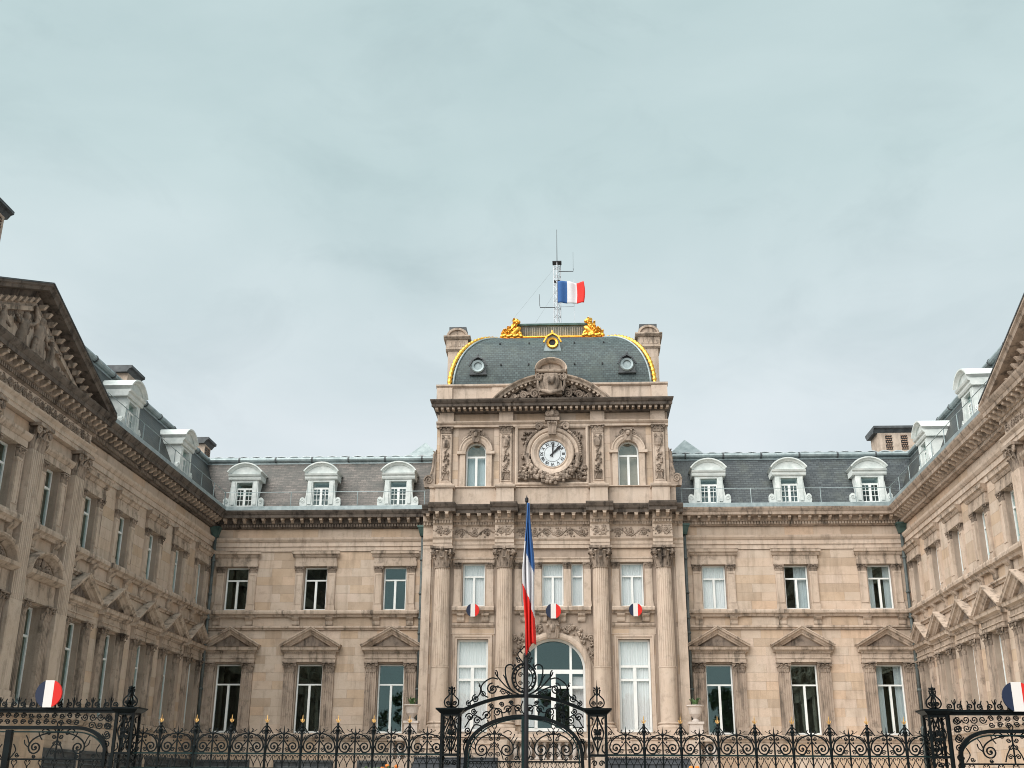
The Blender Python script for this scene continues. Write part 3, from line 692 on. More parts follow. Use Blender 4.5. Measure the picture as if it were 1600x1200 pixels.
def wing(root, sgn, slate, seed, ff, gf):
    """sgn -1: the court corner is at u=0 and the front towards the street at u=-23; +1 mirrored"""
    def rng(a, b): return (min(a, b) , max(a, b))
    S = lambda u: sgn * u
    wins = sorted(S(u) for u in (1.12, 3.85, 6.65, 9.45, 12.25))
    a, b_ = rng(S(-.0), S(13.42))
    range_facade(root, a, b_, wins, ff, gf, seed)
    ea, eb = rng(S(-1.6), S(14.0)); ra, rb = rng(S(.5), S(13.3))
    mansard(root, ea, eb, slate, rail=(ra, rb))
    for u in (5.05, 10.6): dormer(root, S(u))
    # end pavilion
    pa, pb = rng(S(13.42), S(22.9)); D = .14
    pw = [S(u) for u in (15.3, 18.1, 20.9)]
    holes = [(u - .55, u + .55, 3.72, 6.42) for u in pw] + [(u - .48, u + .48, 8.54, 10.4) for u in pw]
    w = wall(root, pa, pb, 0, 12.5, holes, D, .6)
    big = [(u - .95, u + .95, 3.72, 7.2) for u in pw] + [(u - .8, u + .8, 8.54, 10.4) for u in pw]
    pil = [S(u) for u in (13.9, 16.7, 19.5, 22.3)]
    big += [(u - .36, u + .36, 3.7, 11.2) for u in pil]
    stones(w, pa, pb, 3.72, 7.74, big, .335, .8, seed + 5, D); stones(w, pa, pb, 7.91, 11.18, big, .36, .8, seed + 6, D); stones(w, pa, pb, .4, 3.42, [], .5, 1.2, seed + 7, D)
    sh = lambda pr, k=D, dz=0: [(d_ + k if d_ > 0 else D - .1, z + dz) for d_, z in pr]
    part('plinth_course', MB().prof(sh([(0, 3.43), (.05, 3.43), (.30, 3.5), (.34, 3.56), (.34, 3.68), (.30, 3.715), (0, 3.715)]), pa - .1, pb + .1), 'trim', root)
    part('string_course', MB().prof(sh([(0, 7.745), (.07, 7.745), (.09, 7.80), (.14, 7.83), (.14, 7.885), (.10, 7.905), (0, 7.905)]), pa, pb), 'trim', root)
    part('architrave', MB().prof(sh([(0, 11.2), (.2, 11.2), (.2, 11.32), (.23, 11.33), (.23, 11.44), (.30, 11.52), (.31, 11.56), (0, 11.56)]), pa - .2, pb + .2), 'stone', root)
    part('frieze', MB().box(pa, pb, 0, D + .16, 11.561, 11.949), 'stone', root)
    part('frieze_carving', rinceau(pa + .1, pb - .1, 11.58, 11.93, D + .17, seed), 'carved', root)
    part('bed_mould', MB().prof(sh(BED, D + .06), pa - .15, pb + .15), CORNICE_STONE[1], root)
    part('dentil_row', dentils(pa - .1, pb + .1, 12.005, 12.11, .15 + D + .06, .21 + D + .06, .115), CORNICE_STONE[1], root)['kind'] = 'stuff'
    part('cornice', MB().prof(sh(CORN, D + .03), pa - .4, pb + .4), CORNICE_STONE[0], root)
    modillions(root, pa - .25, pb + .25, 12.145, .26 + D + .06, .22, .165, .115, .405)
    for u in pil:
        p = link('giant_pilaster', cached('gpil', lambda: MB().box(-.36, .36, 0, .22, 4.02, 6.35).zprism(fluted(.345, .22, 6), 6.352, 10.45).box(-.43, .43, 0, .30, 3.72, 3.86).box(-.40, .40, 0, .26, 3.862, 4.018)), 'stone', root, (u, D, 0))
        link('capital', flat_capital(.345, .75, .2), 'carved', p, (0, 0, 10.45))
    for i, u in enumerate(pw):
        for s in (-1, 1):
            pl = link('pilaster', cached(('pilaster', 1), MB), 'stone', root, (u + s * .76, D, 0)); link('capital', flat_capital(.225, .40, .13), 'carved', pl, (0, 0, 6.07))
            pl = link('pilaster', cached(('pilaster', 2), MB), 'stone', root, (u + s * .685, D, 0)); link('capital', flat_capital(.165, .28, .08), 'carved', pl, (0, 0, 10.08))
            link('console', cached(('console', 2), MB), 'trim', root, (u + s * .69, D, 0))
        link('window_sill', cached(('sill', 2), MB), 'trim', root, (u, D + .02, 0))
        def hood3():
            b = MB(); b.box(-1.0, 1.0, 0, .15, 6.47, 6.62).box(-.98, .98, 0, .13, 6.621, 7.05)
            b.prof([(0, 7.051), (.2, 7.051), (.38, 7.15), (.4, 7.25), (0, 7.25)], -1.08, 1.08); return b
        link('hood', cached(('hood', 3), hood3), 'trim', root, (u, D, 0))
        def seg():
            b = MB(); b.sweep(arc(0, 7.22, 1.02, pi, 0, 16, .62), [(-.14, 0), (-.14, .1), (-.08, .2), (-.05, .32), (0, .36), (.03, .36), (.03, 0)])
            b.prism(arc(0, 7.25, .9, 0, pi, 12, .52), 0, .06); return b
        sp = link('segmental_pediment', cached('segped', seg), 'trim', root, (u, D, 0))
        def tymp():
            b = MB(); r = random.Random(3)
            for k in range(26):
                t = r.uniform(.1, pi - .1); q = r.uniform(.2, .85); b.ball((.8 * q * cos(t), .08, 7.3 + .42 * q * sin(t)), (r.uniform(.04, .1), .07, r.uniform(.04, .09)), 6, 4)
            for s in (-1, 1): b.tube(dd([(s * x, z) for x, z in spiral(.42, 7.42, .14, .02, 0, 1.6, 14)], .1), .03, 5)
            b.ball((0, .1, 7.55), (.1, .1, .16)); return b
        link('carving', cached('tymp', tymp), 'carved', sp)
        window(root, u, 3.74, 6.41, 1.10, CAS, .25, D, None); window(root, u, 8.56, 10.39, .95, CAS, .22, D, None)
        link('hood', cached(('hood', 4), lambda: MB().box(-.9, .9, 0, .12, 10.405, 10.6).prof([(0, 10.601), (.14, 10.601), (.22, 10.7), (.24, 10.78), (0, 10.78)], -.92, .92)), 'trim', root, (u, D, 0))
    part('interior', MB().box(pa, pb, -3.2, -3.1, 0, 12.4).box(pa, pb, -3.1, -.5, 3.4, 3.55).box(pa, pb, -3.1, -.5, 8.1, 8.3).box(pa, pb, -3.1, -.5, 12.2, 12.4).box(S(22.9) - .2, S(22.9) + .2, -5, D - .05, 0, 12.45), 'room' if 0 else 'stone', root)
    # pediment over the end pavilion
    pc = S(18.16); hw = 5.25; z0, z1 = 12.50, (14.62 if sgn < 0 else 14.22)
    pm = [(0, 0), (0, .70), (-.06, .70), (-.10, .64), (-.18, .61), (-.20, .26), (-.36, .22), (-.40, .14), (-.40, 0)]
    p = part('pediment', MB().sweep([(pc - hw, z0), (pc, z1), (pc + hw, z0)], [(n + .28, d_ + D * .5) for n, d_ in pm]), CORNICE_STONE[0], root)
    part('tympanum', MB().prism([(pc - hw + .5, z0), (pc + hw - .5, z0), (pc, z1 - .1)], -.2, D + .12), 'stone', p)
    ang = math.atan2(z1 - z0, hw); n = 16
    for s in (-1, 1):
        for i in range(n):
            t = (i + .8) / (n + .6); x = pc + s * hw * (1 - t); z = z0 + (z1 - z0) * t - .2
            link('modillion', cached(('rake_modillion',), lambda: MB().taper(-.05, .05, 0, .14, -.13, -.06, .06, 0, .24, 0)), 'trim', p, (x, D + .20, z + .06))
    part('rake_dentils', MB().sweep([(pc - hw + .9, z0 + .03), (pc, z1 - .38), (pc + hw - .9, z0 + .03)], [(0, D), (0, .22 + D), (-.12, .22 + D), (-.14, .12 + D), (-.26, .12 + D), (-.26, D)]), 'trim', p)
    part('roof_gable', MB().prism([(pc - hw, z0 + .25), (pc + hw, z0 + .25), (pc, z1 + .27)], -6.5, .2), slate, root)
    b = MB()
    for s in (-1, 1): b.sweep([(pc, z1 + .30), (pc + s * hw, z0 + .30)] if s > 0 else [(pc - hw, z0 + .30), (pc, z1 + .30)], [(0, -.2), (0, D * .5 + .72), (.04, D * .5 + .72), (.04, -.2)])
    part('lead_flashing', b, 'lead', p)
    # carved group in the tympanum
    dz = D + .14
    e = []
    k = -sgn
    e += figure((pc + k * .45, dz, z0 + .02), 1.55, .05, ((-.25, .12, -.38, .30), (.22, -.08, .36, .02)), drape=True)
    e += figure((pc + k * 1.35, dz, z0 + .02), 1.15, -.12, ((-.26, .0, -.42, .12), (.22, .06, .44, .10)))
    e += figure((pc - k * .5, dz, z0 + .02), 1.35, .18, ((-.28, -.05, -.45, .0), (.26, .1, .42, .22)))
    e += figure((pc - k * 1.5, dz, z0 + .02), 1.05, -.1, ((-.24, .1, -.4, .2), (.2, -.1, .34, -.16)), drape=True)
    g = link('carved_group', meta('carved_group', e, .045, .25), 'pale_stone' if 0 else 'carved', p)
    r = random.Random(seed); b = MB()
    for s in (-1, 1):
        for i in range(26):
            q = r.uniform(1.9, 3.6); zz = z0 + r.uniform(.03, max(.06, (1 - q / hw) * (z1 - z0) - .62)); b.ball((pc + s * q, dz, zz), (r.uniform(.08, .2), .1, r.uniform(.06, .14)), 6, 4)
        b.tube(dd([(pc + s * x, z) for x, z in spiral(2.3, z0 + .35, .28, .03, 0, 1.6, 16)], dz + .03), .05, 5)
        b.tube(dd([(pc + s * x, z) for x, z in spiral(3.05, z0 + .24, .18, .02, 0, 1.6, 16)], dz + .03), .04, 5)
    for i in range(40):
        x = r.uniform(-1.2, 1.2); b.ball((pc + x, dz - .06, z0 + r.uniform(.9, 1.75 - abs(x) * .42)), (r.uniform(.08, .16), .08, r.uniform(.08, .16)), 6, 4)
    part('carved_foliage', b, 'carved', p)
    if sgn < 0:
        chimney(root, S(15.5), -3.4, 14, 19.1, .5, .55, True)
        chimney(root, S(4.3), -3.0, 14, 17.55, .55, .5, False)
def build_wings():
    CORNICE_STONE[:] = ['soot_shade', 'soot_shade_trim']
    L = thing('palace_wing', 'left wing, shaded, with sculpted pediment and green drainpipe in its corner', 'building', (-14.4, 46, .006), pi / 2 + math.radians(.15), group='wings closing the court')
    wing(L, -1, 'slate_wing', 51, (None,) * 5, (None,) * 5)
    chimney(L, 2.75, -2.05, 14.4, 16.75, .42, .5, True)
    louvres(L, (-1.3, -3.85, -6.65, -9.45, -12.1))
    CORNICE_STONE[:] = ['weathered', 'trim']
    R = thing('palace_wing', 'right wing, brightest pale stone, running off the right edge of the picture', 'building', (14.4, 46, .006), -pi / 2 - math.radians(1.5), group='wings closing the court')
    wing(R, 1, 'slate_wing', 71, (None,) * 5, (None,) * 5)
build_wings()

# ------------------------------------------------------------------ clock pavilion
def build_pavilion():
    CORNICE_STONE[:] = ['soot_shade', 'soot_shade_trim']
    P = thing('clock_pavilion', 'central pavilion with round clock, four fluted columns and gilt-ribbed slate dome', 'building', (0, 45, .003))
    sides = (-3.18, 3.18); cols = (-4.43, -1.92, 1.92, 4.43)
    trip = ((-.985, .49), (0, .87), (.985, .49))
    ra = 1.27; zs = 6.10
    holes = [(u - .62, u + .62, 3.75, 7.25) for u in sides] + [(-ra, ra, 3.75, 7.36)] + [(u - .46, u + .46, 8.53, 10.28) for u in sides] + [(u - w / 2, u + w / 2, 8.53, 10.28) for u, w in trip]
    w = wall(P, -5.25, 5.25, 0, 12.5, holes, 0, .5)
    big = holes + [(c - .42, c + .42, 3.6, 10.9) for c in cols] + [(-1.7, 1.7, 6.1, 8.0), (-1.45, 1.45, 8.3, 10.5)] + [(u - .8, u + .8, 8.3, 10.45) for u in sides]
    stones(w, -5.25, 5.25, 3.75, 7.72, big, .36, .9, 91); stones(w, -5.25, 5.25, 7.9, 10.85, big, .37, .9, 92); stones(w, -5.25, 5.25, .3, 3.5, [], .5, 1.2, 93)
    # arched doorway
    sp = MB(); A = arc(0, zs, ra, 0, pi, 24, 1.2)
    sp.prism([(ra, zs), (ra, 7.36), (0, 7.36)] + A[12::-1][0:12], -.45, .001) if 0 else None
    for s in (-1, 1):
        q = [(s * x, z) for x, z in arc(0, zs, ra, 0, pi / 2, 12, 1.2)]
        sp.prism(q + [(0, 7.37), (s * (ra + .002), 7.37)], -.5, .012)
    part('arch_spandrel', sp, 'stone', P)
    part('archivolt', MB().sweep([(-ra, 4.0)] + arc(0, zs, ra, pi, 0, 24, 1.2) + [(ra, 4.0)], [(-.02, 0), (-.02, .06), (.06, .10), (.14, .10), (.2, .07), (.24, .02), (.24, 0)]), 'stone', P)
    fr = MB(); t = .10
    fr.sweep([(-ra, 3.78)] + arc(0, zs, ra, pi, 0, 24, 1.2) + [(ra, 3.78)], [(-t, -.32), (-t, -.2), (0, -.2), (0, -.32)])
    fr.box(-ra + t, ra - t, -.32, -.19, zs - .16, zs + .0); fr.box(-ra + t, ra - t, -.31, -.2, 3.78, 3.9); fr.box(-ra + t, ra - t, -.31, -.195, 5.38, 5.48)
    for s in (-1, 1): fr.box(*sorted((s * .62, s * .74)), -.31, -.18, 3.9, zs - .16); fr.box(*sorted((s * .64, s * .73)), -.31, -.19, zs, 7.07)
    fr.box(-.09, .09, -.31, -.185, 3.9, zs - .16)
    dr = part('entrance_door', fr, 'white_paint', P)
    for a, b in ((-ra + t, -.74), (-.62, -.09), (.09, .62), (.74, ra - t)):
        for z0, z1 in ((3.9, 5.38), (5.48, zs - .16)): part('pane', MB().box(a, b, -.26, -.25, z0, z1), 'glass', dr)
    part('pane', MB().prism([(-.64, zs), (.64, zs), (.64, 7.02), (.3, 7.14), (0, 7.17), (-.3, 7.14), (-.64, 7.02)], -.26, -.25), 'glass', dr)
    for s in (-1, 1):
        part('pane', MB().prism([(s * .73, zs), (s * 1.15, zs), (s * 1.12, 6.4), (s * .95, 6.78), (s * .73, 6.98)], -.26, -.25), 'glass', dr)
        link('curtain', curtain_mesh(.42, 1.9), 'curtain', dr, (s * .97, -.42, 3.95))
    g = MB(); r = random.Random(5)
    for i in range(120):
        a = r.uniform(.12, pi - .12); q = r.uniform(1.56, 1.78 + .22 * sin(a)); g.ball((q * cos(a), .06, zs + .02 + q * .93 * sin(a)), (r.uniform(.035, .085), .07, r.uniform(.035, .085)), 6, 4)
    for s in (-1, 1):
        for c, z, rr in ((1.5, 7.28, .15), (.62, 7.66, .13), (1.55, 6.75, .1)): g.tube(dd([(s * x, y) for x, y in spiral(c, z, rr, .02, pi, -1.7, 16)], .1), .03, 5)
    g.prism([(-.2, 7.25), (.2, 7.25), (.27, 7.75), (.2, 7.95), (-.2, 7.95), (-.27, 7.75)], .0, .22)
    for s in (-1, 1): g.leaf((s * .16, .2, 7.3), (s * .4, 1), .2, .5)
    g.ball((0, .24, 7.66), (.13, .12, .17))
    part('arch_carving', g, 'carved', P)
    # side doors
    for u in sides:
        window(P, u, 3.76, 7.24, 1.23, DOOR, .16, 0, 'full', .08, .075)
        part('door_surround', MB().sweep([(u - .62, 3.76), (u - .62, 7.25), (u + .62, 7.25), (u + .62, 3.76)], [(0, 0), (0, .05), (.07, .05), (.09, .09), (.15, .09), (.17, .04), (.17, 0)]), 'stone', P)
        part('panel_moulding', MB().sweep([(u - .85, 7.48), (u + .85, 7.48), (u + .85, 7.66), (u - .85, 7.66)], [(0, 0), (0, .03), (-.03, .03), (-.03, 0)], True), 'stone', P)
    # first floor windows
    for u in sides: window(P, u, 8.55, 10.27, .90, CAS, .2, 0, 'full')
    for u, ww in trip: window(P, u, 8.55, 10.27, ww - .01, CAS if ww > .6 else ((.29, 1), (.71, 1)), .2, 0, 'full')
    for c in [u + s * .66 for u in sides for s in (-1, 1)] + [-1.39, -.587, .587, 1.39]:
        pl = link('pilaster', cached('pil3', lambda: MB().box(-.14, .14, 0, .07, 8.72, 10.02).box(-.165, .165, 0, .1, 8.52, 8.62).box(-.155, .155, 0, .085, 8.621, 8.719)), 'stone', P, (c, 0, 0)); link('capital', flat_capital(.14, .27, .07), 'carved', pl, (0, 0, 10.02))
    for a, b in ((-4.02, -2.34), (-1.52, 1.52), (2.34, 4.02)):
        part('window_sill', MB().prof([(0, 8.24), (.12, 8.24), (.16, 8.32), (.27, 8.36), (.28, 8.46), (.25, 8.51), (0, 8.51)], a, b), 'trim', P)
        n = 4 if b - a > 2 else 2
        for i in range(n):
            u = a + (b - a) * (i + .5) / n if n > 2 else (a + .35 if i == 0 else b - .35)
            link('console', cached(('console', 3), lambda: MB().prof([(0, 7.93), (.07, 7.93), (.10, 8.0), (.10, 8.1), (.19, 8.18), (.21, 8.239), (0, 8.239)], -.15, .15)), 'trim', P, (u, 0, 0))
        part('lintel', MB().prof([(0, 10.295), (.08, 10.295), (.08, 10.4), (.12, 10.44), (.12, 10.49), (0, 10.49)], a, b), 'stone', P)
    for a, b in ((-4.0, -2.35), (2.35, 4.0)): part('string_course', MB().prof([(0, 7.725), (.05, 7.725), (.1, 7.8), (.1, 7.86), (0, 7.88)], a, b), 'trim', P)
    part('plinth_course', MB().prof([(0, 3.5), (.14, 3.5), (.2, 3.6), (.2, 3.72), (0, 3.74)], -5.3, 5.3), 'trim', P)
    # corner strips and columns
    for s in (-1, 1): part('corner_pier', MB().box(*sorted((s * 4.92, s * 5.27)), -.3, .1, 3.745, 10.855), 'stone', P)
    R0 = .335
    def shaft():
        b = MB(); n = 22; pts = []
        for i in range(n):
            a = 2 * pi * i / n; h = pi / n
            for k, rr in ((-.75, 1), (-.5, .93), (.3, .93), (.55, 1)): pts.append((R0 * rr * cos(a + k * h), R0 * rr * sin(a + k * h)))
        b.zprism(pts, 6.18, 10.0, .88); b.lathe(0, 0, [(R0 * 1.03, 4.1), (R0 * 1.03, 6.1), (R0 * 1.07, 6.12), (R0 * 1.07, 6.17), (R0 * .9, 6.18)], 24); return b
    for u in cols:
        c = link('column', cached('shaft', shaft), 'stone', P, (u, .26, 0))
        link('capital', round_capital(.31, .86), 'carved', c, (0, 0, 10.0))
        link('column_base', cached('cbase', lambda: MB().lathe(0, 0, [(.47, 3.86), (.48, 3.9), (.47, 3.96), (.41, 3.98), (.40, 4.02), (.44, 4.04), (.44, 4.08), (.36, 4.1)], 22).box(-.48, .48, -.3, .48, 3.74, 3.859)), 'stone', c)
        link('pedestal', cached('cped', lambda: MB().box(-.52, .52, -.3, .54, .0, 3.44).box(-.58, .58, -.3, .60, 3.441, 3.735)), 'stone', c)
    # entablature with breaks over the columns
    def bands(k):  # list of profiles, k = extra projection
        a = [(0, 10.86), (.12 + k, 10.86), (.12 + k, 11.0), (.15 + k, 11.01), (.15 + k, 11.14), (.22 + k, 11.22), (.23 + k, 11.26), (0, 11.26)]
        f = [(0, 11.261), (.12 + k, 11.261), (.12 + k, 11.749), (0, 11.749)]
        b = [(0, 11.75), (.14 + k, 11.75), (.18 + k, 11.80), (.19 + k, 11.80), (.19 + k, 11.92), (.26 + k, 11.925), (.30 + k, 11.97), (.30 + k, 12.20), (0, 12.20)]
        c = [(0, 12.201), (.66 + k, 12.201), (.68 + k, 12.33), (.74 + k, 12.36), (.82 + k, 12.47), (.84 + k, 12.53), (0, 12.55)]
        return a, f, b, c
    br = .40
    segs = [(-5.27, -4.82, .0), (-4.82, -4.04, br), (-4.04, -2.31, .0), (-2.31, -1.53, br), (-1.53, 1.53, .0), (1.53, 2.31, br), (2.31, 4.04, 0), (4.04, 4.82, br), (4.82, 5.27, 0)]
    for i, nm, mt in ((0, 'architrave', 'stone'), (1, 'frieze', 'stone'), (2, 'bed_mould', 'trim'), (3, 'cornice', 'soot_shade')):
        b = MB()
        for a, e, k in segs:
            x0, x1 = a, e
            if i == 3 and k: x0, x1 = a - .16, e + .16
            pr = bands(k)[i]; b.prof([(d if d > 0 else -.3, z + (.0015 if k else 0)) for d, z in pr], x0, x1)
        part(nm, b, mt, P)
    dn = MB()
    for a, e, k in segs:
        n = int((e - a) / .105)
        for i in range(n):
            u = a + (i + .5) * (e - a) / n; dn.box(u - .03, u + .03, .19 + k, .255 + k, 11.81, 11.915)
    part('dentil_row', dn, 'trim', P)['kind'] = 'stuff'
    for a, e, k in segs: modillions(P, a, e, 12.0, .30 + k, .34, .18, .13, .42)
    for j, (a, e, k) in enumerate(segs[1:-1]):
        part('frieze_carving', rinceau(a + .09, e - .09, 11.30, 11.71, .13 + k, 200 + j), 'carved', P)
    # attic storey
    D = -.05; hw = 4.85; aw = .43; zsp = 14.98
    holes = [(u - aw, u + aw, 13.46, 15.42) for u in sides]
    w2 = wall(P, -hw, hw, 12.5, 17.95, holes, D, .5)
    apil = (-4.44, -1.92, 1.92, 4.44)
    big = [(u - .75, u + .75, 13.4, 15.7) for u in sides] + [(c - .28, c + .28, 13.4, 16.1) for c in apil] + [(-1.6, 1.6, 13.4, 16.1)]
    stones(w2, -hw, hw, 13.46, 16.03, big, .36, .8, 95, D); stones(w2, -hw, hw, 16.30, 16.64, [], .34, 1.2, 96, D); stones(w2, -hw, hw, 12.56, 13.4, [], .42, 1.1, 97, D)
    stones(w2, -hw + .6, hw - .6, 17.1, 17.8, [], .35, 1.3, 98, D)
    part('attic_base', MB().prof([(-.3, 13.401), (.10, 13.401), (.14, 13.42), (.14, 13.455), (-.3, 13.458)], -hw - .25, hw + .25).box(-hw - .22, hw + .22, -.3, .06, 12.552, 13.4), 'stone', P)
    for u in sides:
        sp = MB()
        for s in (-1, 1): sp.prism([(u + s * x, z) for x, z in arc(0, zsp, aw, 0, pi / 2, 10)] + [(u, 15.43), (u + s * (aw + .002), 15.43)], D - .5, D + .004)
        part('arch_spandrel', sp, 'stone', P)
        part('archivolt', MB().sweep(arc(u, zsp, aw, pi, 0, 18), [(.0, D), (.0, .04), (.1, .09), (.18, .09), (.22, .13), (.27, .13), (.29, D)]), 'stone', P)
        for s in (-1, 1): part('window_pilaster', MB().box(*sorted((u + s * (aw + .02), u + s * (aw + .24))), D, .07, 13.46, 14.86).box(*sorted((u + s * (aw - .0), u + s * (aw + .36))), D, .14, 14.86, 14.98), 'stone', P)
        k = MB(); k.prism([(u - .1, 15.36), (u + .1, 15.36), (u + .17, 15.84), (u - .17, 15.84)], D, .2); k.box(u - .26, u + .26, D, .24, 15.841, 15.9)
        for s in (-1, 1):
            k.leaf((u + s * .1, .18, 15.4), (s * .3, 1), .16, .42)
            k.tube(dd([(u + s * x, z) for x, z in spiral(.26, 15.72, .1, .015, pi, -1.6, 14)], .14), .03, 5)
            k.tube(dd([(u + s * x, z) for x, z in [(.3, 15.62), (.48, 15.55), (.6, 15.36), (.62, 15.15)]], .08), [.06, .07, .06, .03], 6)
        k.ball((u, .24, 15.68), (.1, .1, .12)); part('keystone', k, 'carved', P)
        fr = MB(); t = .06
        fr.sweep([(u - aw, 13.48)] + arc(u, zsp, aw, pi, 0, 18) + [(u + aw, 13.48)], [(-t, -.32), (-t, -.24), (0, -.24), (0, -.32)])
        fr.box(u - aw + t, u + aw - t, -.31, -.235, 14.76, 14.84); fr.box(u - .05, u + .05, -.31, -.23, 13.55, 14.76); fr.box(u - aw + t, u + aw - t, -.31, -.24, 13.48, 13.55)
        f = part('window', fr, 'white_paint', P)
        for s in (-1, 1): part('pane', MB().box(*sorted((u + s * .05, u + s * (aw - t))), -.285, -.275, 13.55, 14.76), 'glass', f)
        part('pane', MB().prism([(u - aw + t, 14.84)] + [(x, z) for x, z in arc(u, zsp, aw - t, pi, 0, 12)] + [(u + aw - t, 14.84)], -.285, -.275), 'glass', f)
        if u < 0: link('curtain', curtain_mesh(.7, 1.25), 'net_curtain', f, (u, -.45, 13.6))
    for u in apil:
        a = link('attic_pilaster', cached('apil', lambda: MB().box(-.24, .24, D, .09, 13.60, 15.76).box(-.29, .29, D, .15, 13.46, 13.599).sweep([(-.18, 13.7), (.18, 13.7), (.18, 15.7), (-.18, 15.7)], [(0, .09), (0, .115), (-.03, .115), (-.03, .09)], True)), 'stone', P, (u, 0, 0))
        link('capital', flat_capital(.24, .30, .12), 'carved', a, (0, .0, 15.76))
        def troph():
            b = MB(); r = random.Random(8)
            b.ball((0, .15, 15.3), (.14, .12, .2)); b.prism([(-.15, 15.2), (0, 15.0), (.15, 15.2), (.16, 15.55), (-.16, 15.55)], .1, .15)
            for s in (-1, 1): b.tube(dd([(s * x, z) for x, z in spiral(.12, 15.58, .06, .01, pi, -1.5, 10)], .16), .022, 5)
            for i in range(30): z = 14.05 + i * .032; b.ball((r.uniform(-.11, .11), .13, z), (r.uniform(.03, .07), .07, r.uniform(.03, .06)), 5, 4)
            for q in (-.1, 0, .1): b.leaf((q, .1, 13.75), (q, 1), .13, .32)
            for s in (-1, 1): b.tube([(s * .14, .12, 13.74), (s * .06, .14, 13.95), (s * .15, .12, 14.1)], .03, 5)
            return b
        link('trophy', cached('troph', troph), 'carved', a)
        link('pedestal', cached('aped', lambda: MB().box(-.36, .36, .0, .40, 12.56, 13.32).prof([(0, 13.321), (.44, 13.321), (.48, 13.36), (.5, 13.42), (.5, 13.45), (0, 13.452)], -.42, .42)), 'stone', a)
    for s in (-1, 1):                               # side scroll buttresses
        pts = [(s * x, z) for x, z in [(4.86, 13.46), (5.32, 13.46), (5.36, 13.75)] + arc(5.14, 13.78, .2, 0, pi * .7, 8) + [(4.98, 14.2), (4.92, 14.9), (4.86, 15.1)]]
        b = MB(); b.prism(pts, -.3, .05); b.tube(dd([(s * x, z) for x, z in spiral(5.13, 13.76, .19, .02, 0, 1.8, 20)], .06), .035, 5)
        b.tube(dd([(s * x, z) for x, z in [(5.05, 13.98), (4.97, 14.3), (4.93, 14.9)]], .06), .045, 6)
        for i in range(7): b.leaf((s * (4.97 - i * .01), .03, 14.1 + i * .12), (s, .6), .12, .2)
        part('scroll_buttress', b, 'carved', P)
    # attic entablature, parapet
    part('attic_architrave', MB().prof([(-.2, 16.04), (.10, 16.04), (.10, 16.14), (.14, 16.16), (.2, 16.22), (.21, 16.27), (-.2, 16.27)], -hw - .02, hw + .02, .0, .0), 'stone', P)
    b = MB()
    for c in apil: b.box(c - .30, c + .30, .0, .14, 16.272, 16.66)
    part('frieze_block', b, 'stone', P)
    cp = [(-.3, 16.661), (.16, 16.661), (.2, 16.70), (.22, 16.79), (.26, 16.795), (.62, 16.80), (.64, 16.91), (.70, 16.94), (.78, 17.02), (.80, 17.07), (-.3, 17.09)]
    b = MB().prof(cp, -hw, hw, .3, .3)
    for s in (-1, 1): b.taper(*sorted((s * hw, s * (hw + .0001))), -4, -.3, 16.8, *sorted((s * hw, s * (hw + .24))), -4, -.3, 17.08)
    part('attic_cornice', b, 'soot_shade', P)
    b = MB(); n = 42
    for i in range(n):
        u = -hw - .1 + (2 * hw + .2) * (i + .5) / n; b.box(u - .055, u + .055, .22, .54, 16.70, 16.795)
    part('cornice_blocks', b, 'trim', P)['kind'] = 'stuff'
    part('parapet', MB().box(-hw, hw, -.2, .02, 17.092, 17.82).prof([(-.4, 17.821), (.05, 17.821), (.14, 17.88), (.15, 17.95), (-.4, 17.97)], -hw - .08, hw + .08), 'stone', P)
    for s in (-1, 1): part('parapet_pier', MB().box(*sorted((s * (hw - .62), s * (hw + .05))), -.25, .12, 17.093, 17.815), 'stone', P); part('parapet_pier', MB().box(*sorted((s * 2.05, s * 2.55)), -.25, .08, 17.093, 17.815), 'stone', P)
    # segmental pediment with cartouche
    Rr = 3.32; za = 18.22 - Rr; aa = math.asin(2.62 / Rr)
    pr_ = [(-.30, .1), (-.30, .26), (-.20, .28), (-.19, .52), (-.12, .55), (-.05, .66), (0, .68), (0, -.2), (-.30, -.2)]
    sp = part('segmental_pediment', MB().sweep(arc(0, za, Rr, pi / 2 + aa, pi / 2 + .175, 14), pr_).sweep(arc(0, za, Rr, pi / 2 - .175, pi / 2 - aa, 14), pr_), 'trim', P)
    b = MB()
    for i in range(26):
        a = pi / 2 + aa * .93 - 2 * aa * .93 * (i + .5) / 26
        if abs(a - pi / 2) < .2: continue
        c, s_ = cos(a), sin(a); r1, r0 = Rr - .20, Rr - .29; t = .05
        b.add([(r * c + q * s_ * t, d, za + r * s_ - q * c * t) for d in (.28, .49) for r in (r0, r1) for q in (-1, 1)], [(0, 1, 3, 2), (4, 5, 7, 6), (0, 1, 5, 4), (2, 3, 7, 6), (0, 2, 6, 4), (1, 3, 7, 5)])
    part('pediment_blocks', b, 'trim', sp)['kind'] = 'stuff'
    part('tympanum', MB().prism(arc(0, za, Rr - .2, pi / 2 - aa * .93, pi / 2 + aa * .93, 20), -.1, .1), 'soot_shade', sp)
    b = MB(); r = random.Random(21)
    for s in (-1, 1):
        for c, z, rr in ((.70, 17.42, .21), (1.18, 17.36, .18), (1.60, 17.27, .13), (.55, 17.78, .13), (1.95, 17.19, .08), (.95, 17.68, .1)):
            b.tube(dd([(s * x, y) for x, y in spiral(c, z, rr, .02, pi, -1.8, 18)], .3), .045, 6)
            for i in range(11): a = r.uniform(0, 2 * pi); b.ball((s * (c + rr * 1.2 * cos(a)), .24, max(17.13, z + rr * 1.1 * sin(a))), (r.uniform(.04, .08), .08, r.uniform(.03, .06)), 6, 4)
        b.tube(dd([(s * x, y) for x, y in [(.4, 17.2), (.8, 17.52), (1.3, 17.42), (1.9, 17.2)]], .24), [.06, .05, .045, .03], 6)
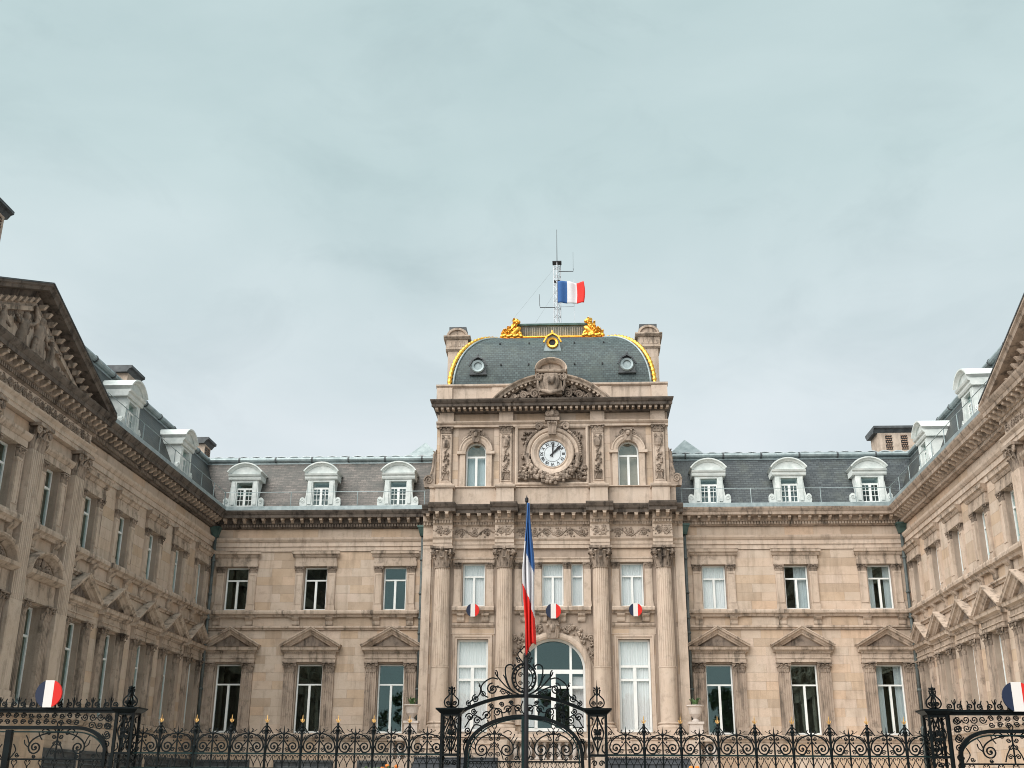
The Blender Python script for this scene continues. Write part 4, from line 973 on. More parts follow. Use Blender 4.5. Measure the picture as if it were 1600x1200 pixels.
        b.tube(dd([(s * x, y) for x, y in spiral(.50, 18.02, .15, .02, pi * .5, -1.6, 16)], .70), .06, 6)
        b.tube(dd([(s * x, y) for x, y in [(.46, 17.4), (.56, 17.65), (.56, 17.95)]], .68), [.08, .06, .05], 6)
    for i in range(40): b.ball((r.uniform(-.5, .5), r.uniform(.25, .4), r.uniform(17.12, 17.4)), (r.uniform(.04, .08), .08, r.uniform(.04, .08)), 6, 4)
    part('pediment_carving', b, 'carved', sp)
    b = MB(); b.box(-.46, .46, -.1, .60, 17.3, 18.22)
    b.prof([(-.3, 18.221), (.74, 18.221), (.80, 18.27), (.82, 18.33), (-.3, 18.35)], -.64, .64)
    b.sweep(arc(0, 18.34, .66, pi, 0, 14, .50), [(-.13, -.3), (-.13, .62), (-.06, .76), (.0, .84), (.03, .84), (.03, -.3)]); b.prism(arc(0, 18.34, .58, 0, pi, 12, .42), -.3, .5)
    part('aedicule', b, 'trim', sp)
    sh = []
    for t in range(9):
        z = 17.45 + t * .085; ww = (.08, .17, .22, .25, .26, .26, .25, .23, .2)[t]; sh += [(x * ww / 3, .68, z, .13) for x in (-3, -1.5, 0, 1.5, 3)]
    sh += [(0, .80, 17.82, .22), (-.1, .8, 17.95, .13), (.1, .8, 17.95, .13)] + limb((-.38, .7, 18.12), (.38, .7, 18.12), .09, .09) + limb((-.36, .7, 17.42), (0, .78, 17.30), .1, .12) + limb((.36, .7, 17.42), (0, .78, 17.30), .1, .12)
    link('shield', meta('shield', sh, .04, .3), 'carved', sp)
    # clock
    cz = 14.85; cu = .03
    part('clock_panel', MB().sweep([(-1.42, 13.62), (1.42, 13.62), (1.42, 15.98), (-1.42, 15.98)], [(0, D), (0, .06), (-.06, .09), (-.12, .06), (-.12, D)], True), 'stone', P)
    b = MB(); r = random.Random(33)
    for i in range(330):
        x, z = r.uniform(-1.26, 1.26), r.uniform(13.78, 15.82); q = math.hypot(x - cu, z - cz)
        if q < 1.02: continue
        b.ball((x, D + .05, z), (r.uniform(.03, .08), .12, r.uniform(.03, .08)), 6, 4)
    part('panel_carving', b, 'carved', P)['kind'] = 'stuff'
    ck = part('clock', MB().sweep(arc(cu, cz, .57, 0, 2 * pi, 40)[:-1], [(.0, D), (.0, .07), (-.04, .10), (-.09, .07), (-.2, .17), (-.30, .20), (-.34, .16), (-.36, D)], True), 'stone', P)
    part('dial', MB().prism(arc(cu, cz, .575, 0, 2 * pi, 40)[:-1], D, .04), 'dial', ck)
    part('chapter_ring', MB().sweep(arc(cu, cz, .335, 0, 2 * pi, 40)[:-1], [(0, .04), (0, .047), (-.012, .047), (-.012, .04)], True), 'black', ck)
    part('chapter_ring', MB().sweep(arc(cu, cz, .55, 0, 2 * pi, 40)[:-1], [(0, .04), (0, .047), (-.012, .047), (-.012, .04)], True), 'black', ck)
    for i, tx in enumerate(('XII', 'I', 'II', 'III', 'IV', 'V', 'VI', 'VII', 'VIII', 'IX', 'X', 'XI')):
        cv = bpy.data.curves.new('num', 'FONT'); cv.body = tx; cv.align_x = 'CENTER'; cv.align_y = 'CENTER'; cv.size = .175; cv.extrude = .004; cv.offset = .002
        to = bpy.data.objects.new('num', cv); COL.objects.link(to); bpy.context.view_layer.update()
        me = bpy.data.meshes.new_from_object(to.evaluated_get(bpy.context.evaluated_depsgraph_get())); bpy.data.objects.remove(to)
        me.materials.clear(); a = -2 * pi * i / 12
        o = link('numeral', me, 'black', ck, (cu - .445 * sin(a), .052, cz + .445 * cos(a)), (.8 if len(tx) > 2 else 1, 1, 1)); o.rotation_euler = (pi / 2, -a, 0)
    for nm, a, ln, wd in (('hour_hand', math.radians(3.5), .52, .035), ('minute_hand', math.radians(45), .53, .055)):
        h = MB(); h.prism([(x * cos(-a) - z * sin(-a) + cu, x * sin(-a) + z * cos(-a) + cz) for x, z in ((-wd * .6, -.14), (wd * .6, -.14), (wd * .5, 0), (wd, ln * .72), (0, ln), (-wd, ln * .72), (-wd * .5, 0))], .062 if nm[0] == 'h' else .074, .070 if nm[0] == 'h' else .082)
        part(nm, h, 'black', ck)
    # archivolt, keystone and garland of the clock
    part('clock_arch', MB().sweep(arc(cu, cz, .93, pi * 1.02, -pi * .02, 30), [(.0, D), (.0, .1), (.05, .16), (.14, .18), (.2, .12), (.2, D)]), 'stone', P)
    b = MB()
    for s in (-1, 1):
        b.box(*sorted((cu + s * .92, cu + s * 1.22)), D, .2, cz - .12, cz - .0)
        b.tube(dd([(cu + s * x, z) for x, z in spiral(.56, 16.0, .17, .02, pi, -1.7, 18)], .2), .05, 6)
        for i in range(14): a = pi * .28 - i * .03; q = 1.16; t = .95 - i * .075; b.ball((cu + s * q * cos(t), .14, cz + q * sin(t)), (.075, .1, .075), 6, 4)
        b.tube([(cu + s * 1.08, .16, cz - .1), (cu + s * 1.02, .2, cz - .4), (cu + s * .98, .16, cz - .62)], [.11, .085, .12], 7)
    b.prism([(cu - .15, 15.62), (cu + .15, 15.62), (cu + .22, 16.22), (cu - .22, 16.22)], D, .34)
    b.box(cu - .3, cu + .3, D, .4, 16.221, 16.36)
    for q in (-.1, 0, .1): b.leaf((cu + q, .33, 15.66), (q, 1), .14, .48)
    for s in (-1, 1): b.tube(dd([(cu + s * x, z) for x, z in spiral(.16, 16.52, .13, .02, pi, -1.6, 14)], .3), .05, 6)
    b.ball((cu, .32, 16.55), (.13, .12, .18)); b.ball((cu, .36, 16.46), (.07, .1, .07))
    part('clock_keystone', b, 'carved', P)
    b = MB(); r = random.Random(12)
    for i in range(230):
        a = pi + r.uniform(.02, pi - .02); k_ = sin(a - pi); q = 1.02 + r.uniform(-.11, .11) * (.6 + k_); rr = r.uniform(.05, .09) * (.75 + .45 * k_)
        b.ball((cu + q * cos(a) * 1.02, r.uniform(.08, .2) + .1 * k_, cz - .12 + q * sin(a) * .98), rr, 6, 4)
    for s in (-1, 1):
        for i in range(30): b.ball((cu + s * r.uniform(1.05, 1.38), r.uniform(.05, .12), 13.75 + r.uniform(0, .55)), (r.uniform(.05, .1), .09, r.uniform(.04, .08)), 6, 4)
        for i in range(6): b.leaf((cu + s * (.5 + i * .13), .1, 13.78 - .0 * i), (s * .8, 1), .16, .22)
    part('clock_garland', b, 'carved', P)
    # dome
    zb, hb, ht, hz, dc = 18.0, 4.42, 2.20, 3.02, -4.78; n = 18
    half = [ht + (hb - ht) * cos(pi / 2 * i / n) for i in range(n + 1)]; zz = [zb + hz * sin(pi / 2 * i / n) for i in range(n + 1)]
    b = MB(); vs_ = []; fs = []
    for h, z in zip(half, zz): vs_ += [(-h, dc + h, z), (h, dc + h, z), (h, dc - h, z), (-h, dc - h, z)]
    for i in range(n):
        for j in range(4): fs.append((i * 4 + j, i * 4 + (j + 1) % 4, i * 4 + 4 + (j + 1) % 4, i * 4 + 4 + j))
    fs.append((n * 4, n * 4 + 1, n * 4 + 2, n * 4 + 3)); b.add(vs_, fs)
    dome = part('dome_roof', b, 'slate_dome', P)
    for su, sd in ((-1, 1), (1, 1), (-1, -1), (1, -1)):
        hs = [(ht + (hb - ht) * cos(pi / 2 * i / 90), zb + hz * sin(pi / 2 * i / 90)) for i in range(91)]
        part('gilt_rib', MB().tube([(su * h, dc + sd * h, z) for h, z in hs], [(.098, .112, .098, .078)[i % 4] for i in range(91)], 8), 'gold', dome, smooth=True)
        for e in (.22,):
            part('lead_hip', MB().tube([(su * (h - .17), dc + sd * (h + .015), z) for h, z in zip(half, zz)], .05, 6), 'zinc', dome, smooth=True)
    part('roof_gutter', MB().box(-hb - .1, hb + .1, dc + hb, dc + hb + .12, 17.975, 18.1), 'zinc', dome)
    t = zb + hz; h = ht
    b = MB(); 
    for k, (o, z0, z1) in enumerate(((.10, 0, .07), (.02, .071, .14), (.08, .141, .2))): b.box(-h - o, h + o, dc - h - o, dc + h + o, t + z0, t + z1)
    part('gilt_band', b, 'gold', dome)
    t2 = t + .201
    b = MB(); b.taper(-1.38, 1.38, dc - 1.5, dc + 1.52, t2, -1.76, 1.76, dc - 1.8, dc + 1.85, t2 + .66)
    gal = part('roof_gallery', b, 'zinc', dome)
    for i in range(26):
        q = -1 + 2 * (i + .5) / 26
        part_me = cached('gal_slat', lambda: MB().tube([(0, 0, 0), (0, .30, .58)], .022, 4))
        link('slat', part_me, 'zinc_pale', gal, (q * 1.42, dc + 1.545, t2 + .02))
    part('gallery_top', MB().box(-1.86, 1.86, dc - 1.9, dc + 1.97, t2 + .661, t2 + .75), 'copper_green', gal)
    for s in (-1, 1):                               # gilt beasts crouching on the corners of the crest
        u = s * 1.78; d0 = dc + 2.02
        e = []
        for q in range(9):                           # broad scrolled haunch and shoulder rising to the crouched head
            f = q / 8; x = u + s * (.50 - .62 * f); z = t2 + .02 + .74 * f ** 1.5
            e += [(x, d0 + .05, z, .17 + .07 * sin(pi * f)), (x - s * .12, d0 + .1, z * .5 + (t2 + .05) * .5, .2), (x, d0 + .18, t2 + .04, .13)]
        e += [(u - s * .16, d0 + .12, t2 + .80, .19), (u - s * .02, d0 + .06, t2 + .86, .13), (u - s * .32, d0 + .16, t2 + .74, .12), (u - s * .36, d0 + .1, t2 + .45, .12), (u - s * .4, d0 + .1, t2 + .2, .13), (u - s * .48, d0 + .1, t2 + .05, .14)]
        for q in range(7): e += [(u + s * (.72 - q * .2), d0 + .25, t2 + .0 + .05 * (q % 2), .13)]
        for q in range(6): e += [(u + s * (.3 - q * .1), d0 + .3, t2 + .2 + .09 * q, .075)]
        e = [(u + (q[0] - u) * .74,) + q[1:] for q in e]
        lf = MB(); rr_ = random.Random(4)
        for q in range(34):
            f = rr_.random(); x = u + .74 * (s * (.62 - .75 * f) + rr_.uniform(-.12, .12)); z = t2 + rr_.uniform(0, .12 + .62 * f ** 1.5)
            lf.leaf((x, d0 + .2, z), (rr_.uniform(-.6, .6), 1), .12, rr_.uniform(.16, .26), 1.2)
        part('gilt_leaf', lf, 'gold', dome)
        link('gilt_beast', meta('gilt_beast%d' % s, e, .04, .28), 'gold', dome)
    def oculus(u, z, d0, gilt):
        m1, m2 = ('gold', 'gold') if gilt else ('lead', 'zinc'); k = .17 if gilt else .2
        b = MB(); b.prism([(u - .38, z - .36), (u + .38, z - .36), (u + .3, z + .05), (u + .16, z + .32), (u, z + .42), (u - .16, z + .32), (u - .3, z + .05)], d0 - .5, d0)
        o = part('oculus', b, 'lead' if not gilt else 'zinc', dome)
        part('oculus_ring', MB().sweep(arc(u, z, k, 0, 2 * pi, 20)[:-1], [(.02, d0), (.02, d0 + .08), (-.06, d0 + .1), (-.1, d0 + .04), (-.1, d0)], True), m2, o)
        part('pane', MB().prism(arc(u, z, k, 0, 2 * pi, 20)[:-1], d0, d0 + .02), 'black' if gilt else 'zinc', o)
        hd = MB().sweep([(u - .36, z + .0), (u - .22, z + .27), (u, z + .40), (u + .22, z + .27), (u + .36, z)], [(0, d0), (0, d0 + .12), (.06, d0 + .12), (.06, d0)])
        hd.ball((u, d0 + .06, z + .5), (.05, .05, .1)); part('oculus_hood', hd, 'gold' if gilt else 'lead', o)
    oculus(-3.18, 18.90, -.26, False); oculus(3.25, 18.90, -.26, False); oculus(.04, 20.16, -.78, True)
    for x, z in ((-2.3, 20.3), (-1, 20.3), (1, 20.3), (2.3, 20.3), (-2.2, 19.05), (-1, 19.05), (1, 19.05), (2.2, 19.05)):
        k = math.asin(min(1, (z - zb) / hz)); h = ht + (hb - ht) * cos(k); part('roof_hook', MB().box(x - .03, x + .03, dc + h - .02, dc + h + .06, z - .03, z + .04), 'black', dome)
    # tall side chimneys
    for s in (-1, 1):
        u = s * 4.42; d0 = -3.4; b = MB(); b.box(u - .42, u + .42, d0 - .5, d0 + .4, 17.5, 21.0)
        c = part('chimney', b, 'stone', P)
        k = MB(); k.prof([(d0 - .6, 20.72), (d0 + .42, 20.72), (d0 + .5, 20.80), (d0 + .5, 20.9), (d0 - .6, 20.9)], u - .52, u + .52).box(u - .5, u + .5, d0 - .55, d0 + .46, 20.901, 21.28)
        k.prof([(d0 - .6, 21.281), (d0 + .5, 21.281), (d0 + .62, 21.38), (d0 + .62, 21.44), (d0 - .6, 21.45)], u - .62, u + .62)
        k.sweep(arc(u, 21.44, .50, pi, 0, 12, .42), [(-.1, d0 - .5), (-.1, d0 + .5), (0, d0 + .5), (0, d0 - .5)]); k.prism(arc(u, 21.44, .42, 0, pi, 12, .34), d0 - .5, d0 + .42)
        for q in (-.3, -.1, .1, .3): k.prism([(u + q - .07, 20.92), (u + q + .07, 20.92), (u + q, 21.2)], d0 + .46, d0 + .5)
        part('chimney_cap', k, 'trim', c)
        part('chimney_top', MB().box(u - .4, u + .4, d0 - .5, d0 + .3, 21.75, 21.98), 'lead', c)
    part('side_wall', MB().box(-hw, hw, -9.0, -.56, 12.5, 17.96), 'stone', P)
    part('interior', MB().box(-5.2, 5.2, -3.2, -3.1, 0, 12.4).box(-5.2, 5.2, -3.1, -.5, 3.4, 3.6).box(-5.2, 5.2, -3.1, -.5, 8.1, 8.3).box(-5.2, 5.2, -3.1, -.5, 12.2, 12.4), 'room', P)
    return P
build_pavilion()

# ------------------------------------------------------------------ perron and urns before the pavilion
def build_perron():
    P = thing('perron', 'stone terrace with flights of steps and balustrade before the clock pavilion', 'staircase', (0, 45, 0))
    part('landing', MB().box(-5.9, 5.9, .62, 2.6, 0, 3.44).box(-6.0, 6.0, .6, 2.68, 3.441, 3.56), 'stone', P)
    for s in (-1, 1):
        for i in range(20):
            z = 3.38 - i * .17
            if z > .1: link('step', cached(('step', i), lambda: MB().box(-1.45, 1.45, 0, .33, 0, z - .03).box(-1.45, 1.45, 0, .36, z - .03, z)), 'stone' if i < 4 else 'bluestone', P, (s * 3.3, 2.69 + i * .33, 0))
        for e in (-1, 1): part('step_cheek', MB().prism([(0, 0), (0, 0), (0, 0)], 0, 0) if 0 else MB().box(s * 3.3 + e * 1.62 - .16, s * 3.3 + e * 1.62 + .16, 2.69, 4.2, 0, 3.30), 'stone', P)
    def bal():
        return MB().lathe(0, 0, [(.09, 0), (.09, .06), (.05, .09), (.06, .14), (.105, .26), (.09, .36), (.045, .5), (.05, .54), (.09, .56), (.09, .62)], 10)
    for a, b in ((-1.46, 1.46), (-5.9, -5.1), (5.1, 5.9)):
        r = part('balustrade', MB().box(a, b, 2.70, 3.04, 0, 2.66).prof([(2.69, 3.281), (3.06, 3.281), (3.08, 3.33), (3.06, 3.42), (2.69, 3.42)], a, b), 'stone', P)
        n = max(2, round((b - a) / .27))
        for i in range(n): link('baluster', cached('baluster', bal, True), 'pale_stone', r, (a + (i + .5) * (b - a) / n, 2.87, 2.661))
    g = 'planted urns on the terrace'
    for s, t in ((-1, 'left'), (1, 'right')):
        o = thing('urn', 'pale stone urn with small plant standing %s of the fluted columns' % t, 'urn', (s * 5.30, 43.6, 3.56), group=g)
        part('pedestal', MB().box(-.24, .24, -.24, .24, .0, .42).box(-.28, .28, -.28, .28, .421, .5), 'pale_stone', o)
        part('bowl', MB().lathe(0, 0, [(.14, .501), (.15, .55), (.08, .6), (.1, .64), (.22, .78), (.26, .95), (.27, 1.02), (.33, 1.06), (.33, 1.10), (.27, 1.10)], 16), 'pale_stone', o, smooth=False)
        b = MB(); r = random.Random(40 + s)
        for i in range(26):
            a = r.uniform(0, 2 * pi); l = r.uniform(.12, .3); b.leaf((.08 * cos(a), .08 * sin(a), 1.08), (cos(a), sin(a)), .05, l, 1.4)
        part('plant', b, 'leaf', o)
    for s, t in ((-1, 'left'), (1, 'right')):
        o = thing('flower_planter', 'planter of orange flowers seen through the %s railing' % t, 'planter', (s * 4.2 - .2, 32, 0), group='flower planters')
        part('pot', MB().lathe(0, 0, [(.25, 0), (.32, .1), (.4, 1.55), (.44, 1.56), (.44, 1.68), (.36, 1.68)], 16), 'terracotta', o)
        b = MB(); c = MB(); r = random.Random(9 + s)
        for i in range(90):
            a = r.uniform(0, 2 * pi); q = r.uniform(0, .38); b.leaf((q * cos(a), q * sin(a), 1.64), (cos(a) + .01, sin(a)), .09, r.uniform(.2, .62), .9)
        for i in range(16):
            a = r.uniform(0, 2 * pi); q = r.uniform(0, .4); c.ball((q * cos(a), q * sin(a), 1.9 + r.uniform(0, .36)), (.06, .06, .05), 6, 4)
        part('foliage', b, 'leaf', o); part('blossom', c, 'flower', o)
build_perron()

# ------------------------------------------------------------------ iron railing: all at Y=22
YF = 22.0; GX = -.07
def mir(b, path, d, r, n=4):
    b.tube(dd(path, d), r, n); b.tube(dd([(-u, z) for u, z in path], d), r, n)
PIT = .685
def panel_scrolls():
    b = MB(1.15); r = .015
    # great volute: from its eye out and up over the crown
    v = spiral(.185, 2.395, .012, .115, pi * .2, 1.9, 26)
    e = v[-1]; a = [(.30, 2.40)] + arc(.0, 2.40, .30, 0, pi / 2 - .12, 10, .235)[1:]
    v2 = spiral(.185, 2.395, .012, .113, 0 - 2 * pi * 1.75, 1.75, 26) + arc(.0, 2.40, .30, .02, pi / 2 - .1, 10, .235)
    mir(b, v2, 0, r)
    mir(b, [(.0, 2.52), (.05, 2.46), (.11, 2.38), (.16, 2.285)], 0, .012)
    mir(b, spiral(.075, 2.335, .045, .006, pi * .9, -1.5, 12), 0, .0105); mir(b, spiral(.06, 2.575, .035, .005, pi, 1.4, 10), 0, .0105)
    mir(b, [(.28, 2.52), (.24, 2.58), (.18, 2.61), (.13, 2.58)], 0, .0105)
    mir(b, [(.342, 2.47), (.30, 2.53), (.27, 2.6)], 0, .012)
    mir(b, spiral(.285, 2.655, .042, .006, -pi * .3, 1.5, 12), 0, .0105); mir(b, [(.335, 2.78), (.29, 2.74), (.24, 2.67), (.21, 2.63)], 0, .0105)
    mir(b, [(.02, 2.63), (.06, 2.66), (.085, 2.70), (.06, 2.72)], 0, .0105); mir(b, [(.02, 2.64), (.12, 2.68), (.16, 2.71)], 0, .006)
    for s in (-1, 1): b.ball((s * .185, 0, 2.395), .018, 6, 4); b.ball((s * .07, 0, 2.5), (.02, .012, .02), 5, 3); b.ball((s * .16, 0, 2.6), (.02, .012, .014), 5, 3)
    # small arcade between the two rails
    for i in range(5):
        c = -PIT / 2 + PIT * (i + .5) / 5
        for s in (-1, 1): b.tube(dd([(c + s * x, z) for x, z in [(.0, 2.03), (.012, 2.10), (.05, 2.17), (.058, 2.215), (.035, 2.24), (.012, 2.22), (.018, 2.20)]], 0), .008, 4)
    return b
def panel_bars():
    b = MB()
    for i in range(5):
        c = -PIT / 2 + PIT * (i + .5) / 5; b.box(c - .009, c + .009, -.009, .009, .62, 2.0)
    return b
def mid_stem():
    b = MB(); b.box(-.013, .013, -.013, .013, 2.0, 2.66); b.lathe(0, 0, [(.02, 2.60), (.032, 2.63), (.02, 2.66), (.012, 2.68), (.002, 2.78)], 6); return b
def spear():
    b = MB(); b.box(-.02, .02, -.02, .02, .6, 2.72)
    b.lathe(0, 0, [(.026, 2.27), (.036, 2.40), (.026, 2.42)], 8); b.lathe(0, 0, [(.03, 2.66), (.045, 2.70), (.024, 2.73), (.034, 2.76), (.02, 2.80), (.03, 2.815), (.01, 2.83)], 8); return b
def spear_tip():
    b = MB(); b.lathe(0, 0, [(.008, 2.825), (.016, 2.85), (.018, 2.875), (.010, 2.90), (.008, 2.94), (.001, 2.98)], 6)
    for s in (-1, 1): b.tube([(s * .006, 0, 2.84), (s * .03, 0, 2.862), (s * .036, 0, 2.89), (s * .024, 0, 2.895)], [.008, .008, .007, .004], 5)
    return b
def rails(b, x0, x1):
    b.box(x0, x1, -.02, .02, 2.255, 2.285); b.box(x0, x1, -.02, .02, 1.99, 2.02); b.box(x0, x1, -.02, .02, .60, .64)
def build_fence(name_label, x0, n, group):
    F = thing('iron_fence', name_label, 'fence', (0, YF, 0), group=group)
    x1 = x0 + n * PIT
    b = MB(); rails(b, x0, x1); part('rail', b, 'iron_green', F)
    part('dwarf_wall', MB().box(x0, x1, -.2, .2, 0, .5).box(x0, x1, -.25, .25, .501, .6), 'stone', F)
    for i in range(n):
        c = x0 + (i + .5) * PIT
        link('scrollwork', cached('panel_scrolls', panel_scrolls), 'iron', F, (c, 0, 0))
        link('bars', cached('panel_bars', panel_bars), 'iron', F, (c, 0, 0)); link('stem', cached('mid_stem', mid_stem), 'iron', F, (c, 0, 0))
    for i in range(1, n):
        s = link('spear', cached('spear', spear), 'iron_green' if 0 else 'iron', F, (x0 + i * PIT, 0, 0)); link('gilt_tip', cached('spear_tip', spear_tip), 'old_gilt', s)
    return F
build_fence('black wrought-iron railing with gilt spear tips between left gate and central gate', GX - 1.56 - 9 * PIT + .08, 9, 'wrought-iron railings')
build_fence('black wrought-iron railing with gilt spear tips between central gate and right gate', GX + 1.56 - .0, 9, 'wrought-iron railings')

def finial():
    b = MB(1.3); b.box(-.05, .05, -.05, .05, 3.10, 3.14)
    for q in range(4):
        a = q * pi / 2 + pi / 4 * 0; c, s = cos(a), sin(a)
        p = [(.04, 3.12), (.10, 3.135), (.135, 3.19), (.125, 3.26), (.08, 3.31), (.05, 3.34), (.045, 3.38), (.06, 3.41)]
        b.tube([(c * x, s * x, z) for x, z in p], .013, 4)
        b.tube([(c * x, s * x, z) for x, z in spiral(.06, 3.19, .045, .006, 0, 1.5, 12)], .012, 4)
        for z, rr in ((3.43, .055), (3.47, .045)): b.ball((c * rr, s * rr, z), .022, 5, 3)
        b.leaf((c * .01, s * .01, 3.36), (c, s), .05, .14)
    b.lathe(0, 0, [(.012, 3.12), (.014, 3.33), (.04, 3.36), (.02, 3.39), (.03, 3.42), (.02, 3.46), (.02, 3.49), (.006, 3.52), (.002, 3.62)], 7)
    return b
def gate_post(root, x, w=.32):
    """open square pier of four bars with a lozenge of ironwork, cap and finial"""
    b = MB(); h = w / 2
    for su in (-1, 1):
        for sd in (-1, 1): b.box(su * h - .022, su * h + .022, sd * h - .022, sd * h + .022, 0, 3.0)
    for z in (.1, 1.1, 2.26, 2.98): b.box(-h - .012, h + .012, -h - .012, h + .012, z - .02, z + .02)
    p = part('gate_post', b, 'iron', root, (x, 0, 0))
    c = MB(1.3); k = 2.64
    for d in (-h, h):
        for s in (-1, 1):
            c.tube([(0, d, k + .32), (s * .045, d, k + .2), (s * .105, d, k + .06), (s * .108, d, k - .02), (s * .05, d, k - .18), (0, d, k - .32)], .012, 4)
            c.tube(dd([(s * x_, z) for x_, z in spiral(.04, k + .06, .04, .006, pi, 1.4, 10)], d), .010, 4); c.tube(dd([(s * x_, z) for x_, z in spiral(.04, k - .08, .035, .006, pi, -1.4, 10)], d), .010, 4)
            c.ball((s * .04, d, k), (.03, .012, .022), 5, 3); c.tube([(s * .13, d, 2.3), (s * .08, d, 2.36), (s * .1, d, 2.45)], .01, 4); c.tube([(s * .13, d, 2.94), (s * .08, d, 2.9), (s * .1, d, 2.82)], .01, 4)
            c.tube(dd([(s * x_, z) for x_, z in spiral(.065, 2.12, .055, .006, 0, 1.5, 12)], d), .010, 4); c.tube(dd([(s * x_, z) for x_, z in spiral(.065, 1.92, .055, .006, 0, -1.5, 12)], d), .010, 4)
        c.tube([(0, d, 2.28), (0, d, 2.96)], .012, 4); c.ball((0, d, k + .02), (.035, .02, .05), 6, 4); c.ball((0, d, k + .16), (.02, .012, .04), 6, 4); c.ball((0, d, k - .14), (.02, .012, .04), 6, 4)
    part('lozenge', c, 'iron', p)
    m = MB(); m.taper(-h - .03, h + .03, -h - .03, h + .03, 3.0, -h - .1, h + .1, -h - .1, h + .1, 3.065).box(-h - .11, h + .11, -h - .11, h + .11, 3.065, 3.095); part('cap', m, 'iron', p)
    link('finial', cached('finial', finial), 'iron', p)
    return p
def leaf_panel(b, x0, x1):
    """one gate leaf: scrolls above the rail, bars below"""
    c = (x0 + x1) / 2; w = (x1 - x0) / 2
    b.box(x0, x1, -.02, .02, 2.13, 2.16); b.box(x0, x1, -.02, .02, 1.95, 1.98); b.box(x0, x1, -.02, .02, .1, .16)
    for s in (-1, 1):
        b.tube(dd([(c + s * x, z) for x, z in spiral(w * .46, 2.36, .012, .125, -2 * pi * 1.75, 1.75, 26) + arc(0, 2.37, w * .46 + .125, .02, pi / 2 - .08, 10, .27)], 0), .013, 4)
        b.tube(dd([(c + s * x, z) for x, z in [(0, 2.5), (.06, 2.42), (.13, 2.3), (.17, 2.18)]], 0), .010, 4)
        b.tube(dd([(c + s * x, z) for x, z in spiral(.07, 2.27, .05, .006, pi, -1.5, 12)], 0), .009, 4); b.tube(dd([(c + s * x, z) for x, z in spiral(.07, 2.56, .045, .006, pi, 1.5, 12)], 0), .009, 4)
        b.tube(dd([(c + s * x, z) for x, z in [(.02, 2.63), (.07, 2.68), (.11, 2.74)]], 0), .008, 4); b.tube(dd([(c + s * x, z) for x, z in [(.3, 2.5), (.36, 2.58), (.38, 2.64)]], 0), .009, 4)
        b.tube(dd([(c + s * x, z) for x, z in spiral(w * .82, 2.22, .045, .006, pi, 1.5, 12)], 0), .009, 4)
    for s in (-1, 1):
        P = lambda pts, r=.009: b.tube(dd([(c + s * x, z) for x, z in pts], 0), r, 4)
        P([(w * .46 + .12, 2.42), (w * .46 + .16, 2.52), (w * .46 + .2, 2.58)]); P([(w * .46 + .125, 2.36), (w * .46 + .2, 2.42), (w * .46 + .22, 2.5)]); P(spiral(w * .2, 2.62, .04, .006, 0, 1.5, 10)); P([(.0, 2.72), (.04, 2.78), (.02, 2.84)]); P(spiral(w * .46, 2.2, .035, .005, pi, 1.5, 10)); P([(w * .95, 2.17), (w * .86, 2.3), (w * .92, 2.42)])
        b.ball((c + s * w * .46, 0, 2.36), .02, 6, 4); P([(.17, 2.66), (.26, 2.70), (.32, 2.66), (.29, 2.62)]); P([(.0, 2.44), (.05, 2.40), (.08, 2.44), (.05, 2.47)])
    b.tube([(c, 0, 2.15), (c, 0, 2.7)], .013, 4); b.ball((c, 0, 2.66), (.03, .015, .05), 6, 4)
    n = 7
    for i in range(n):
        u = x0 + (i + .5) * (x1 - x0) / n; b.box(u - .01, u + .01, -.01, .01, .15, 1.96)
        for s in (-1, 1): b.tube(dd([(u + s * x, z) for x, z in [(0, 1.98), (.012, 2.03), (.045, 2.07), (.05, 2.11), (.03, 2.125), (.015, 2.10)]], 0), .007, 4)
